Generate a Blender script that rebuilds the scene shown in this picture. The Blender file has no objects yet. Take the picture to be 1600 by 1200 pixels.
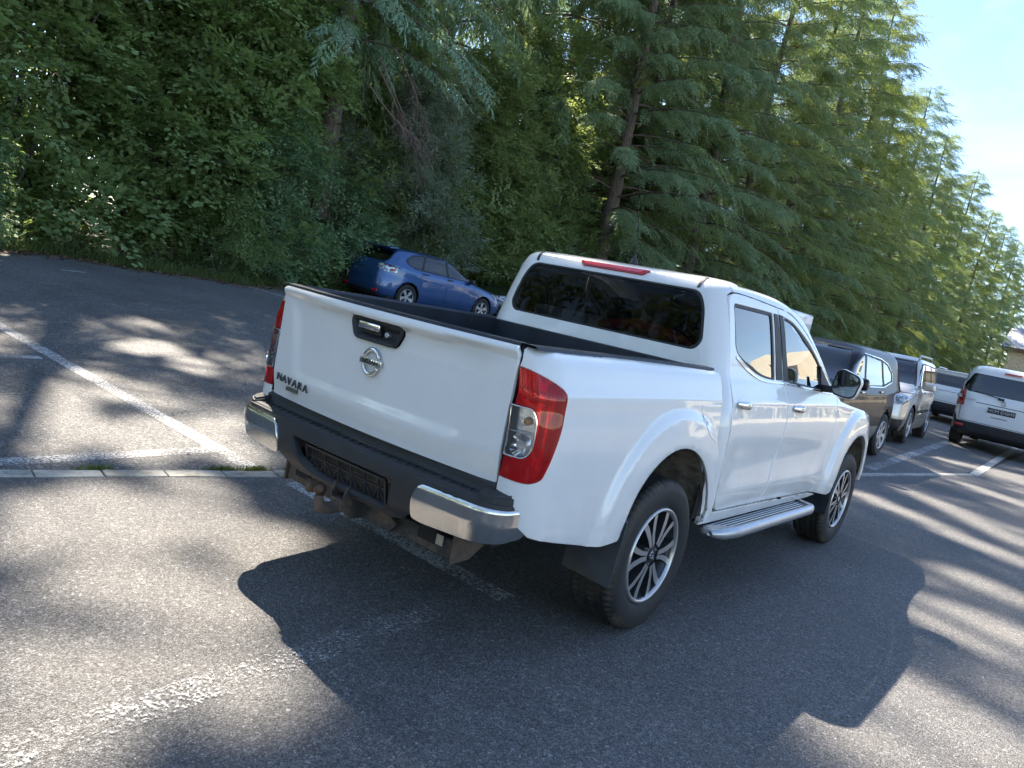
import bpy, bmesh, math, random
import numpy as np
from mathutils import Vector, Matrix
from mathutils.geometry import delaunay_2d_cdt

# ------------------------------------------------------------------ camera, sky, sun, exposure
SC = bpy.context.scene
COL = SC.collection
CAMR = ((0.61605863, -0.76222188, 0.19871982), (0.02945518, -0.22981032, -0.9727896), (0.78714938, 0.60514876, -0.11912525))
CAMC = (-3.39276442, -2.45775957, 1.49368099)
CAMF = 1216.65
cd = bpy.data.cameras.new('camera'); cam = bpy.data.objects.new('camera', cd); COL.objects.link(cam)
cd.sensor_width = 36; cd.lens = CAMF / 1600 * 36; cd.clip_start = 0.05; cd.clip_end = 3000
rx, ry, rz = CAMR
cam.matrix_world = Matrix(((rx[0], -ry[0], -rz[0], CAMC[0]), (rx[1], -ry[1], -rz[1], CAMC[1]), (rx[2], -ry[2], -rz[2], CAMC[2]), (0, 0, 0, 1)))
SC.camera = cam
SC.view_settings.view_transform = 'Standard'; SC.view_settings.look = 'None'
SC.view_settings.exposure = 2.0; SC.view_settings.gamma = 1; SC.view_settings.use_curve_mapping = False
SUN = Vector((.315, .71, 1)).normalized()
sun_el = math.asin(SUN.z); sun_az = math.atan2(SUN.x, SUN.y)
W = bpy.data.worlds.new('World'); SC.world = W; W.use_nodes = True
wn = W.node_tree; wn.nodes.clear()
wo = wn.nodes.new('ShaderNodeOutputWorld'); wb = wn.nodes.new('ShaderNodeBackground'); sky = wn.nodes.new('ShaderNodeTexSky')
sky.sky_type = 'NISHITA'; sky.sun_disc = False; sky.sun_elevation = sun_el; sky.sun_rotation = sun_az
sky.air_density = 0.85; sky.dust_density = 0.05; sky.ozone_density = 1.0; sky.altitude = 400
wb.inputs[1].default_value = 0.096
# thin high cloud wisps on the whole sky
tc = wn.nodes.new('ShaderNodeTexCoord'); mp = wn.nodes.new('ShaderNodeMapping'); mp.inputs['Scale'].default_value = (1.6, 2.6, 6.5)
mp.inputs['Rotation'].default_value = (.15, .1, .5)
nz = wn.nodes.new('ShaderNodeTexNoise'); nz.inputs['Scale'].default_value = 2.2; nz.inputs['Detail'].default_value = 9; nz.inputs['Roughness'].default_value = .58; nz.inputs['Distortion'].default_value = .5
rp = wn.nodes.new('ShaderNodeValToRGB'); rp.color_ramp.elements[0].position = .47; rp.color_ramp.elements[1].position = .78
rp.color_ramp.elements[0].color = (0, 0, 0, 1); rp.color_ramp.elements[1].color = (.42, .42, .42, 1)
mx = wn.nodes.new('ShaderNodeMix'); mx.data_type = 'RGBA'
wn.links.new(tc.outputs['Generated'], mp.inputs[0]); wn.links.new(mp.outputs[0], nz.inputs['Vector']); wn.links.new(nz.outputs['Fac'], rp.inputs[0])
wn.links.new(rp.outputs[0], mx.inputs['Factor']); wn.links.new(sky.outputs[0], mx.inputs['A']); mx.inputs['B'].default_value = (3.6, 4.0, 4.6, 1)
wn.links.new(mx.outputs['Result'], wb.inputs[0]); wn.links.new(wb.outputs[0], wo.inputs[0])
sl = bpy.data.lights.new('sun', 'SUN'); so = bpy.data.objects.new('sun', sl); COL.objects.link(so)
sl.energy = 4.6; sl.angle = math.radians(0.53); sl.color = (1, .90, .76)
so.rotation_euler = SUN.to_track_quat('Z', 'Y').to_euler()
SC.cycles.max_bounces = 10; SC.cycles.transparent_max_bounces = 12; SC.cycles.transmission_bounces = 6; SC.cycles.glossy_bounces = 4; SC.cycles.diffuse_bounces = 6
SC.cycles.use_adaptive_sampling = True; SC.cycles.adaptive_threshold = 0.02; SC.cycles.use_denoising = True
SC.cycles.caustics_reflective = False; SC.cycles.caustics_refractive = False

# ------------------------------------------------------------------ helpers
rnd = random.Random(7); RN = np.random.default_rng(11)
def tag(o, label=None, cat=None, group=None, kind=None):
    if label: o['label'] = label
    if cat: o['category'] = cat
    if group: o['group'] = group
    if kind: o['kind'] = kind
    return o
def empty(name, loc=(0, 0, 0), rz=0, parent=None):
    o = bpy.data.objects.new(name, None); COL.objects.link(o); o.location = loc; o.rotation_euler = (0, 0, rz); o.empty_display_size = .2
    if parent: o.parent = parent
    return o
def copy_tree(o, parent=None):
    c = o.copy(); COL.objects.link(c)
    if parent is not None: c.parent = parent
    for ch in [k for k in bpy.data.objects if k.parent == o]: copy_tree(ch, c)
    return c
class NB:
    """tiny node-tree helper"""
    def __init__(s, name):
        s.m = bpy.data.materials.new(name); s.m.use_nodes = True; s.t = s.m.node_tree; s.t.nodes.clear()
        s.out = s.t.nodes.new('ShaderNodeOutputMaterial')
    def n(s, typ, **kw):
        q = s.t.nodes.new(typ)
        for k, v in kw.items():
            if k.startswith('i_'):
                key = k[2:]; key = int(key) if key.isdigit() else key.replace('_', ' ')
                s.set(q.inputs[key], v)
            else: setattr(q, k, v)
        return q
    def set(s, sock, v):
        if isinstance(v, bpy.types.NodeSocket): s.t.links.new(v, sock)
        else:
            if isinstance(v, tuple) and len(v) == 3 and sock.type == 'RGBA': v = v + (1,)
            sock.default_value = v
    def obj(s): return s.n('ShaderNodeTexCoord').outputs['Object']
    def geo(s): return s.n('ShaderNodeNewGeometry').outputs['Position']
    def noise(s, vec, scale, detail=4, rough=.55, dist=0):
        q = s.n('ShaderNodeTexNoise', i_Scale=scale, i_Detail=detail, i_Roughness=rough, i_Distortion=dist)
        if vec is not None: s.set(q.inputs['Vector'], vec)
        return q.outputs['Fac']
    def ramp(s, fac, stops):
        q = s.n('ShaderNodeValToRGB'); s.set(q.inputs[0], fac); cr = q.color_ramp
        while len(cr.elements) < len(stops): cr.elements.new(.5)
        for e, (p, c) in zip(cr.elements, stops):
            e.position = p; e.color = (c, c, c, 1) if not isinstance(c, tuple) else c + (1,)
        return q.outputs[0]
    def mix(s, f, a, b, mode='MIX'):
        q = s.n('ShaderNodeMix', data_type='RGBA', blend_type=mode); s.set(q.inputs['Factor'], f); s.set(q.inputs['A'], a); s.set(q.inputs['B'], b)
        return q.outputs['Result']
    def math(s, op, a, b=0.0, c=0.0):
        q = s.n('ShaderNodeMath', operation=op); s.set(q.inputs[0], a); s.set(q.inputs[1], b); s.set(q.inputs[2], c); return q.outputs[0]
    def bump(s, h, strength=.3, dist=.01):
        return s.n('ShaderNodeBump', i_Strength=strength, i_Distance=dist, i_Height=h).outputs[0]
    def bsdf(s, col, rough=.5, metal=0, **kw):
        q = s.n('ShaderNodeBsdfPrincipled'); s.set(q.inputs['Base Color'], col); s.set(q.inputs['Roughness'], rough); s.set(q.inputs['Metallic'], metal)
        for k, v in kw.items(): s.set(q.inputs[k.replace('_', ' ')], v)
        s.t.links.new(q.outputs[0], s.out.inputs[0]); return q
    def surf(s, sh): s.t.links.new(sh, s.out.inputs[0])
def simple(name, col, rough=.5, metal=0, var=.12, scale=9, bump=0, bs=60, **kw):
    b = NB(name); v = b.obj(); n = b.noise(v, scale, 5)
    c = b.mix(b.ramp(n, [(.3, 0), (.7, 1)]), tuple(x * (1 - var) for x in col), tuple(min(1, x * (1 + var)) for x in col))
    r = b.math('MULTIPLY_ADD', n, .25 * rough, rough * .88)
    if bump: kw['Normal'] = b.bump(b.noise(v, bs, 4), bump, .003)
    b.bsdf(c, r, metal, **kw); return b.m
def mesh_np(name, V, F, mat=None, parent=None, smooth=True, attrs=None, mats=None, midx=None):
    """V (n,3); F list of faces or (m,k) array"""
    me = bpy.data.meshes.new(name)
    V = np.asarray(V, dtype=np.float32)
    if isinstance(F, np.ndarray):
        m, k = F.shape
        me.vertices.add(len(V)); me.vertices.foreach_set('co', V.ravel())
        me.loops.add(m * k); me.loops.foreach_set('vertex_index', F.ravel().astype(np.int32))
        me.polygons.add(m); me.polygons.foreach_set('loop_start', np.arange(0, m * k, k, dtype=np.int32))
        try: me.polygons.foreach_set('loop_total', np.full(m, k, dtype=np.int32))
        except Exception: pass
        me.update(calc_edges=True)
    else:
        me.from_pydata([tuple(map(float, v)) for v in V], [], F); me.update()
    if smooth: me.polygons.foreach_set('use_smooth', np.ones(len(me.polygons), dtype=bool))
    for q in (mats or ([mat] if mat else [])): me.materials.append(q)
    if midx is not None: me.polygons.foreach_set('material_index', np.asarray(midx, dtype=np.int32))
    for k, a in (attrs or {}).items():
        at = me.attributes.new(k, 'FLOAT', 'FACE'); at.data.foreach_set('value', np.asarray(a, dtype=np.float32))
    o = bpy.data.objects.new(name, me); COL.objects.link(o)
    if parent: o.parent = parent
    return o
def bm_obj(name, bm, mat, parent=None, smooth=False, angle=None):
    me = bpy.data.meshes.new(name); bm.normal_update(); bm.to_mesh(me); bm.free()
    if smooth: me.polygons.foreach_set('use_smooth', np.ones(len(me.polygons), dtype=bool))
    if angle is not None:
        me.polygons.foreach_set('use_smooth', np.ones(len(me.polygons), dtype=bool)); me.set_sharp_from_angle(angle=math.radians(angle))
    for q in (mat if isinstance(mat, list) else [mat]): me.materials.append(q)
    o = bpy.data.objects.new(name, me); COL.objects.link(o)
    if parent: o.parent = parent
    return o
def add_box(bm, c, s, rot=None, bev=0, seg=2, taper=None):
    r = bmesh.ops.create_cube(bm, size=1); vs = r['verts']
    for v in vs:
        v.co = Vector((v.co.x * s[0], v.co.y * s[1], v.co.z * s[2]))
        if taper and v.co.z > 0: v.co.x *= taper[0]; v.co.y *= taper[1]
        if rot is not None: v.co = rot @ v.co
        v.co += Vector(c)
    if bev:
        es = list({e for v in vs for e in v.link_edges}); bmesh.ops.bevel(bm, geom=es, offset=bev, segments=seg, affect='EDGES', profile=.6, clamp_overlap=True)
    return vs
def add_tube(bm, pts, rads, seg=10, cap=True):
    if not hasattr(rads, '__len__'): rads = [rads] * len(pts)
    P = [Vector(p) for p in pts]; rings = []; up = None
    for i, p in enumerate(P):
        t = (P[min(i + 1, len(P) - 1)] - P[max(i - 1, 0)]).normalized()
        if up is None: up = Vector((0, 0, 1)) if abs(t.z) < .9 else Vector((1, 0, 0))
        a = t.cross(up).normalized(); b = a.cross(t).normalized(); up = b
        rings.append([bm.verts.new(p + (a * math.cos(2 * math.pi * k / seg) + b * math.sin(2 * math.pi * k / seg)) * rads[i]) for k in range(seg)])
    for i in range(len(rings) - 1):
        for k in range(seg):
            bm.faces.new((rings[i][k], rings[i][(k + 1) % seg], rings[i + 1][(k + 1) % seg], rings[i + 1][k]))
    if cap:
        bm.faces.new(rings[0][::-1]); bm.faces.new(rings[-1])
def add_lathe(bm, prof, seg=48, axis='y', center=(0, 0, 0), close=False):
    """prof: (r, h) pairs; revolved about axis through center"""
    rings = []
    for r, h in prof:
        ring = []
        for k in range(seg):
            a = 2 * math.pi * k / seg; p = (r * math.cos(a), h, r * math.sin(a)) if axis == 'y' else ((h, r * math.cos(a), r * math.sin(a)) if axis == 'x' else (r * math.cos(a), r * math.sin(a), h))
            ring.append(bm.verts.new(Vector(p) + Vector(center)))
        rings.append(ring)
    n = len(rings)
    for i in range(n if close else n - 1):
        A, B = rings[i], rings[(i + 1) % n]
        for k in range(seg): bm.faces.new((A[k], A[(k + 1) % seg], B[(k + 1) % seg], B[k]))
def add_prism(bm, poly, axis, a, b, map3=None):
    """extrude 2D polygon between a and b along axis ('x','y','z')"""
    def P(u, v, w): return {'x': (w, u, v), 'y': (u, w, v), 'z': (u, v, w)}[axis]
    A = [bm.verts.new(P(u, v, a)) for u, v in poly]; B = [bm.verts.new(P(u, v, b)) for u, v in poly]; n = len(poly)
    bm.faces.new(A[::-1]); bm.faces.new(B)
    for i in range(n): bm.faces.new((A[i], A[(i + 1) % n], B[(i + 1) % n], B[i]))
    return A + B
def interp(x, pts):
    """smooth (monotone cubic) 1-D table"""
    xs = [p[0] for p in pts]; ys = [p[1] for p in pts]; n = len(xs)
    if x <= xs[0]: return ys[0]
    if x >= xs[-1]: return ys[-1]
    i = 0
    while x > xs[i + 1]: i += 1
    d = [(ys[k + 1] - ys[k]) / (xs[k + 1] - xs[k]) for k in range(n - 1)]
    def sl_(k):
        if k == 0: return d[0]
        if k == n - 1: return d[-1]
        if d[k - 1] * d[k] <= 0: return 0
        return 2 * d[k - 1] * d[k] / (d[k - 1] + d[k])
    h = xs[i + 1] - xs[i]; t = (x - xs[i]) / h; m0, m1 = sl_(i) * h, sl_(i + 1) * h
    return (2*t**3-3*t**2+1)*ys[i] + (t**3-2*t**2+t)*m0 + (-2*t**3+3*t**2)*ys[i+1] + (t**3-t**2)*m1
def sstep(a, b, x):
    t = min(1, max(0, (x - a) / (b - a))); return t * t * (3 - 2 * t)
def spline(pts, n=8, closed=False):
    """Catmull-Rom through 2-D/3-D points"""
    P = [np.array(p, float) for p in pts]; m = len(P); out = []
    rng = range(m if closed else m - 1)
    for i in rng:
        p0 = P[(i - 1) % m] if closed or i > 0 else 2 * P[0] - P[1]; p1 = P[i]; p2 = P[(i + 1) % m]; p3 = P[(i + 2) % m] if closed or i + 2 < m else 2 * P[-1] - P[-2]
        for k in range(n):
            t = k / n; out.append(.5 * ((2*p1) + (-p0+p2)*t + (2*p0-5*p1+4*p2-p3)*t*t + (-p0+3*p1-3*p2+p3)*t**3))
    if not closed: out.append(P[-1])
    return [tuple(o) for o in out]
def rpoly(pts, r=.03, n=5):
    """round the corners of a closed polygon; r number or per-corner list"""
    out = []; m = len(pts)
    for i in range(m):
        p = np.array(pts[i], float); a = np.array(pts[i - 1], float); b = np.array(pts[(i + 1) % m], float)
        rr = r[i] if hasattr(r, '__len__') else r
        if rr <= 0: out.append(tuple(p)); continue
        da, db = a - p, b - p; la, lb = np.linalg.norm(da), np.linalg.norm(db); q = min(rr, la * .48, lb * .48)
        s, e = p + da / la * q, p + db / lb * q
        for k in range(n + 1):
            t = k / n; out.append(tuple((1-t)**2*s + 2*t*(1-t)*p + t*t*e))
    return out
def resample(poly, step):
    out = []; m = len(poly)
    for i in range(m):
        a = np.array(poly[i]); b = np.array(poly[(i + 1) % m]); L = np.linalg.norm(b - a); k = max(1, int(math.ceil(L / step)))
        for j in range(k):
            q = a + (b - a) * j / k
            out.append((float(q[0]), float(q[1])))
    return out
def inside(poly, x, y):
    P = np.asarray(poly); x1, y1 = P[:, 0], P[:, 1]; x2, y2 = np.roll(x1, -1), np.roll(y1, -1)
    X = np.asarray(x)[:, None]; Y = np.asarray(y)[:, None]
    c = ((y1 > Y) != (y2 > Y)) & (X < (x2 - x1) * (Y - y1) / (y2 - y1 + 1e-12) + x1)
    return (c.sum(1) % 2) == 1
def edge_dist(poly, x, y):
    P = np.asarray(poly, float); Q = np.roll(P, -1, 0); D = Q - P; L = (D ** 2).sum(1) + 1e-12
    X = np.stack([x, y], 1)[:, None, :]; t = np.clip(((X - P) * D).sum(2) / L, 0, 1)
    return np.sqrt((((P + t[..., None] * D) - X) ** 2).sum(2)).min(1)
def panel(name, outline, fmap, mat, parent=None, holes=(), step=.03, off=0.0, flange=.012, roll=.004, flip=False, uvflange=True, mirror=False, sub=None):
    """curved sheet-metal panel: 2-D outline (+holes) triangulated and mapped by fmap(u, v) -> xyz; edges turned inwards.
    off moves it along the normal. Normals are taken from fmap itself."""
    if mirror: name = name
    loops = [resample(outline, step)] + [resample(h, step) for h in holes]
    us = [p[0] for p in loops[0]]; vs = [p[1] for p in loops[0]]
    gx = np.arange(min(us) + step / 2, max(us), step); gy = np.arange(min(vs) + step / 2, max(vs), step)
    X, Y = np.meshgrid(gx, gy); X[1::2] += step / 2; X = X.ravel(); Y = Y.ravel()
    ok = inside(loops[0], X, Y) & (edge_dist(loops[0], X, Y) > step * .55)
    for h in loops[1:]: ok &= ~inside(h, X, Y) & (edge_dist(h, X, Y) > step * .55)
    pts = []; edges = []
    for l in loops:
        s = len(pts); pts += l; edges += [(s + i, s + (i + 1) % len(l)) for i in range(len(l))]
    nb = len(pts); pts += list(zip(X[ok].tolist(), Y[ok].tolist()))
    vo, eo, fo, ov, oe, of = delaunay_2d_cdt([Vector(p) for p in pts], edges, [], 0, 1e-6)
    V2 = np.array([(v.x, v.y) for v in vo]); F = [tuple(f) for f in fo]
    cx = np.array([V2[list(f)].mean(0) for f in F])
    keep = inside(loops[0], cx[:, 0], cx[:, 1])
    for h in loops[1:]: keep &= ~inside(h, cx[:, 0], cx[:, 1])
    F = [f for f, k in zip(F, keep) if k]
    e = 1e-3; P3 = []; N3 = []
    for u, v in V2:
        p = np.array(fmap(u, v)); du = np.array(fmap(u + e, v)) - np.array(fmap(u - e, v)); dv = np.array(fmap(u, v + e)) - np.array(fmap(u, v - e))
        n = np.cross(du, dv); n /= (np.linalg.norm(n) + 1e-12)
        if flip: n = -n
        P3.append(p + n * off); N3.append(n)
    P3 = np.array(P3); N3 = np.array(N3)
    # face orientation follows normal
    F2 = []
    for f in F:
        a, b, c = P3[f[0]], P3[f[1]], P3[f[2]]
        F2.append(f if np.dot(np.cross(b - a, c - a), N3[f[0]]) > 0 else f[::-1])
    V = list(P3); N = list(N3); 
    if flange:
        # boundary edges -> rolled edge then flange
        cnt = {}
        for f in F2:
            for i in range(len(f)):
                a, b = f[i], f[(i + 1) % len(f)]; cnt[(a, b)] = 1
        bd = [(a, b) for a, b in cnt if (b, a) not in cnt]
        ring1 = {}; ring2 = {}; outd = {}
        for a, b in bd:
            t = P3[b] - P3[a]; o_ = np.cross(t, N3[a]); o_ /= (np.linalg.norm(o_) + 1e-12)
            for q in (a, b): outd[q] = outd.get(q, 0) + o_
        inw = []
        for q, o_ in outd.items():
            o_ = o_ / (np.linalg.norm(o_) + 1e-12)
            base = P3[q].copy(); V[q] = base - o_ * roll   # pull the edge in, then roll over
            ring1[q] = len(V); V.append(base - N3[q] * roll); N.append(o_ * .8 + N3[q] * .2)
            ring2[q] = len(V); V.append(base - N3[q] * (roll + flange)); N.append(o_)
        for a, b in bd:
            F2.append((b, a, ring1[a], ring1[b])); F2.append((ring1[b], ring1[a], ring2[a], ring2[b]))
    V = np.array(V); N = np.array(N)
    if mirror: V = V * np.array([1, -1, 1]); N = N * np.array([1, -1, 1]); F2 = [f[::-1] for f in F2]
    me = bpy.data.meshes.new(name); me.from_pydata([tuple(v) for v in V], [], F2); me.update()
    me.polygons.foreach_set('use_smooth', np.ones(len(me.polygons), dtype=bool))
    N /= np.linalg.norm(N, axis=1)[:, None]
    me.normals_split_custom_set_from_vertices([tuple(n) for n in N])
    me.materials.append(mat)
    o = bpy.data.objects.new(name, me); COL.objects.link(o)
    if parent: o.parent = parent
    return o
# ------------------------------------------------------------------ ground
def kerb_y(x): return 1.56 - .209 * x if x < 11.45 else -.833
def gz(x, y): return .038 * max(0, y - kerb_y(x) - .12)
def asphalt(name, base, chip, chipfrac, cell, patchy, tint, crack=.0):
    b = NB(name); p = b.geo()
    big = b.noise(p, .55, 5, .6); mid = b.noise(p, 3.1, 5, .6)
    vo = b.n('ShaderNodeTexVoronoi', i_Scale=cell); b.set(vo.inputs['Vector'], p)
    sep = b.n('ShaderNodeSeparateColor'); b.set(sep.inputs[0], vo.outputs['Color'])
    vo2 = b.n('ShaderNodeTexVoronoi', i_Scale=cell * .42); b.set(vo2.inputs['Vector'], p)
    sep2 = b.n('ShaderNodeSeparateColor'); b.set(sep2.inputs[0], vo2.outputs['Color'])
    stone = b.ramp(sep.outputs[0], [(0, base * .45), (.55, base), (1 - chipfrac, base * 1.5), (1 - chipfrac + .02, chip * .6), (1, chip)])
    stone2 = b.ramp(sep2.outputs[1], [(0, .72), (.8, 1.05), (.93, 1.2), (.97, 1.45), (1, 1.6)])
    edge = b.ramp(vo.outputs['Distance'], [(.0, 1.1), (.55, .75), (.8, .45)])
    c = b.mix(1, stone, stone2, 'MULTIPLY'); c = b.mix(1, c, edge, 'MULTIPLY')
    c = b.mix(1, c, b.ramp(big, [(.3, 1 - patchy), (.5, 1.0), (.72, 1 + patchy)]), 'MULTIPLY')
    c = b.mix(1, c, b.ramp(mid, [(.3, .88), (.7, 1.12)]), 'MULTIPLY')
    dusty = b.ramp(b.noise(p, 1.7, 7, .7, .4), [(.52, 0), (.75, .3)])
    c = b.mix(1, c, tint, 'MULTIPLY'); c = b.mix(dusty, c, (.17, .15, .125))
    # oily darker spots
    spots = b.ramp(b.noise(p, 2.3, 3, .5, 1.2), [(.70, 0), (.78, .5)])
    c = b.mix(spots, c, (.055, .055, .06))
    cr = b.n('ShaderNodeTexVoronoi', feature='DISTANCE_TO_EDGE', i_Scale=.42); wp = b.n('ShaderNodeVectorMath', operation='ADD'); b.set(wp.inputs[0], p)
    nv = b.n('ShaderNodeTexNoise', i_Scale=2.2, i_Detail=6); b.set(nv.inputs['Vector'], p); sc_ = b.n('ShaderNodeVectorMath', operation='SCALE'); b.set(sc_.inputs[0], nv.outputs['Color']); sc_.inputs['Scale'].default_value = .55; b.t.links.new(sc_.outputs[0], wp.inputs[1]); b.t.links.new(wp.outputs[0], cr.inputs['Vector'])
    ck = b.math('MULTIPLY', b.ramp(cr.outputs['Distance'], [(.0, 1), (.006, .0)]), b.ramp(b.noise(p, .35, 2), [(.50, 0), (.60, crack)])); c = b.mix(ck, c, (.03, .03, .03))
    h = b.math('ADD', b.math('MULTIPLY', sep.outputs[1], .6), b.math('MULTIPLY', vo.outputs['Distance'], -1.2))
    b.bsdf(c, b.ramp(mid, [(.3, .62), (.7, .82)]), 0, Normal=b.bump(h, .75, .006)); return b.m
M_low = asphalt('asphalt_lower', .185, .46, .045, 185, .17, (1.03, 1.0, .98, 1), .0)
M_up = asphalt('asphalt_upper', .18, .42, .07, 125, .26, (1.02, 1.0, .98, 1), .8)
def strip_sheet(name, xs, f0, f1, n, zoff, mat):
    V = []; F = []
    for x in xs:
        a, b_ = f0(x), f1(x)
        for j in range(n + 1):
            y = a + (b_ - a) * j / n; V.append((x, y, gz(x, y) + zoff))
    m = n + 1
    for i in range(len(xs) - 1):
        for j in range(n): F.append((i*m+j, (i+1)*m+j, (i+1)*m+j+1, i*m+j+1))
    return mesh_np(name, V, F, mat, smooth=False)
xs_l = sorted(set([-60, -30, -15] + [i * .5 for i in range(-20, 60)] + [11.45, 35, 45, 60, 90, 150, 220]))
lot_edge = lambda x: 12.55 + .25 * math.sin(x * .9) + .12 * math.sin(x * 2.7 + 1) - (1.1 * sstep(3, -1, x)) + .9 * sstep(8, 11, x)
tag(strip_sheet('lower_asphalt', xs_l, lambda x: -120, lambda x: kerb_y(x), 1, 0, M_low), 'dark speckled asphalt of the lower car park', kind='structure')
tag(strip_sheet('upper_asphalt', xs_l, lambda x: kerb_y(x) + .115, lot_edge, 4, .001, M_up), 'grey weathered asphalt of the upper car park', kind='structure')
b = NB('forest_floor'); p = b.geo()
c = b.mix(b.ramp(b.noise(p, 1.3, 6, .65), [(.35, 0), (.65, 1)]), (.022, .02, .014), (.025, .04, .014))
c = b.mix(b.ramp(b.noise(p, 22, 5, .7), [(.4, 0), (.62, .7)]), c, (.06, .045, .028))
b.bsdf(c, .9, 0, Normal=b.bump(b.noise(p, 25, 5, .7), .8, .04)); M_floor = b.m
V = []; F = []
gx_ = [-900, -400, -200, -100, -60, -30, -15] + list(range(-10, 40, 5)) + [50, 70, 100, 150, 220, 400, 900, 2000]
gy_ = [-900, -400, -150, -60, -20, -5, 0, 2, 5, 9, 12, 14, 17, 22, 30, 60, 120, 300, 900, 2000]
for x in gx_:
    for y in gy_: V.append((x, y, min(gz(x, y), .75) - .05))
m = len(gy_)
for i in range(len(gx_) - 1):
    for j in range(m - 1): F.append((i*m+j, (i+1)*m+j, (i+1)*m+j+1, i*m+j+1))
tag(mesh_np('ground', V, F, M_floor, smooth=False), 'brown and green earth under and beyond the trees', kind='structure')
# kerb slabs flush with the asphalt
b = NB('kerb_concrete'); p = b.geo()
c = b.mix(b.ramp(b.noise(p, 7, 6, .6), [(.3, 0), (.7, 1)]), (.36, .34, .29), (.52, .5, .44))
c = b.mix(b.ramp(b.noise(p, 60, 3, .7), [(.5, 0), (.75, .6)]), c, (.2, .19, .16)); c = b.mix(b.ramp(b.noise(p, 5, 6, .7), [(.48, 0), (.62, .65)]), c, (.17, .15, .11)); oi = b.n('ShaderNodeObjectInfo').outputs['Random']; c = b.mix(1, c, b.ramp(oi, [(0, .72), (1, 1.05)]), 'MULTIPLY')
b.bsdf(c, .85, 0, Normal=b.bump(b.noise(p, 90, 4), .4, .003)); M_kerb = b.m
kerb = tag(empty('kerb', (0, 0, 0)), 'flush line of pale concrete slabs between the two car parks', kind='structure')
meS = None; ka = math.atan(-.209); x = -5.2; i = 0
while x < 11.4:
    L = .345
    if meS is None:
        bm = bmesh.new(); add_box(bm, (0, 0, 0), (L - .008, .118, .1), bev=.004, seg=1)
        o = bm_obj('kerb_slab', bm, M_kerb, kerb); meS = o.data
    else:
        o = bpy.data.objects.new('kerb_slab', meS); COL.objects.link(o); o.parent = kerb
    o.location = (x, kerb_y(x) + .06, -.0425 + rnd.uniform(-.003, .002)); o.rotation_euler = (rnd.uniform(-.01, .01), rnd.uniform(-.006, .006), ka + rnd.uniform(-.006, .006))
    x += L * math.cos(ka)
# joint filler under the slabs
bm = bmesh.new()
q = [(-60, kerb_y(-60)), (11.45, kerb_y(11.45)), (220, -.833)]
vs = [bm.verts.new((a, b_ - .01, -.012)) for a, b_ in q] + [bm.verts.new((a, b_ + .13, -.012)) for a, b_ in q[::-1]]
bm.faces.new(vs[:2] + vs[4:]); bm.faces.new(vs[1:5]); bm_obj('kerb_joint', bm, simple('joint_dirt', (.06, .05, .035), .95, bump=.5), kerb)
# painted lines
def paint(name, wear, scale=62, col=(.62, .63, .62)):
    b = NB(name); p = b.geo()
    n = b.noise(p, scale, 6, .68); n2 = b.noise(p, 2.2, 4, .6)
    f = b.math('ADD', b.math('MULTIPLY', n, 1.0), b.math('MULTIPLY', n2, .35))
    al = b.ramp(f, [(wear - .03, 0), (wear + .05, .55), (wear + .14, .95)])
    q = b.n('ShaderNodeBsdfPrincipled'); b.set(q.inputs['Base Color'], b.mix(b.ramp(n2, [(.3, 0), (.7, 1)]), tuple(v * .8 for v in col), col)); b.set(q.inputs['Roughness'], .7)
    b.set(q.inputs['Normal'], b.bump(n, .4, .004))
    tr = b.n('ShaderNodeBsdfTransparent'); ms = b.n('ShaderNodeMixShader'); b.set(ms.inputs[0], al); b.t.links.new(tr.outputs[0], ms.inputs[1]); b.t.links.new(q.outputs[0], ms.inputs[2])
    b.surf(ms.outputs[0]); return b.m
M_p = [paint('paint_fair', .635, col=(.56, .56, .56)), paint('paint_worn', .62), paint('paint_rubbed', .735, 80, (.58, .58, .57)), paint('paint_fresh', .56, col=(.58, .57, .53))]
def line(pts, w, mat, dz=.005, label='worn white parking bay line'):
    V = []; F = []; P = [np.array(q, float) for q in pts]
    fine = []
    for a, b_ in zip(P[:-1], P[1:]):
        n = max(1, int(np.linalg.norm(b_ - a) / .6)); fine += [a + (b_ - a) * k / n for k in range(n)]
    fine.append(P[-1])
    for i, q in enumerate(fine):
        t = fine[min(i + 1, len(fine) - 1)] - fine[max(0, i - 1)]; t /= np.linalg.norm(t); nn = np.array((-t[1], t[0])) * w / 2
        for s in (-1, 1):
            r = q + nn * s; V.append((r[0], r[1], gz(r[0], r[1]) + dz))
    for i in range(len(fine) - 1): F.append((2*i, 2*i+2, 2*i+3, 2*i+1))
    return tag(mesh_np('bay_line', V, F, mat, smooth=False), label, kind='structure')
line([(-.62, 8.8), (-.54, 5.98), (-.40, 1.8)], .13, M_p[0]); line([(-.31, 1.5), (-.36, -.36)], .13, M_p[1])
line([(-.63, 4.72), (-4.6, 4.66)], .1, M_p[0]); line([(-.47, 2.21), (-5, 2.08)], .12, M_p[0])
line([(-.45, -.25), (-1.5, -.33), (-2.56, -.37), (-6, -.45)], .15, M_p[2])
line([(5.92, 12.1), (6.25, 10.9), (6.5, 7.5)], .1, M_p[1]); line([(.3, 10.9), (1.1, 11.02)], .1, M_p[1]); line([(1.85, 10.84), (2.25, 10.9)], .09, M_p[1])
line([(8.54, .1), (12, .22), (17.3, .46)], .17, M_p[0]); line([(11.5, -.82), (21.5, -.5)], .14, M_p[3]); line([(16.7, -.4), (19.0, 1.4)], .12, M_p[1])
line([(6.6, .24), (11.45, -.775)], .07, M_p[3], .012)
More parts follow.
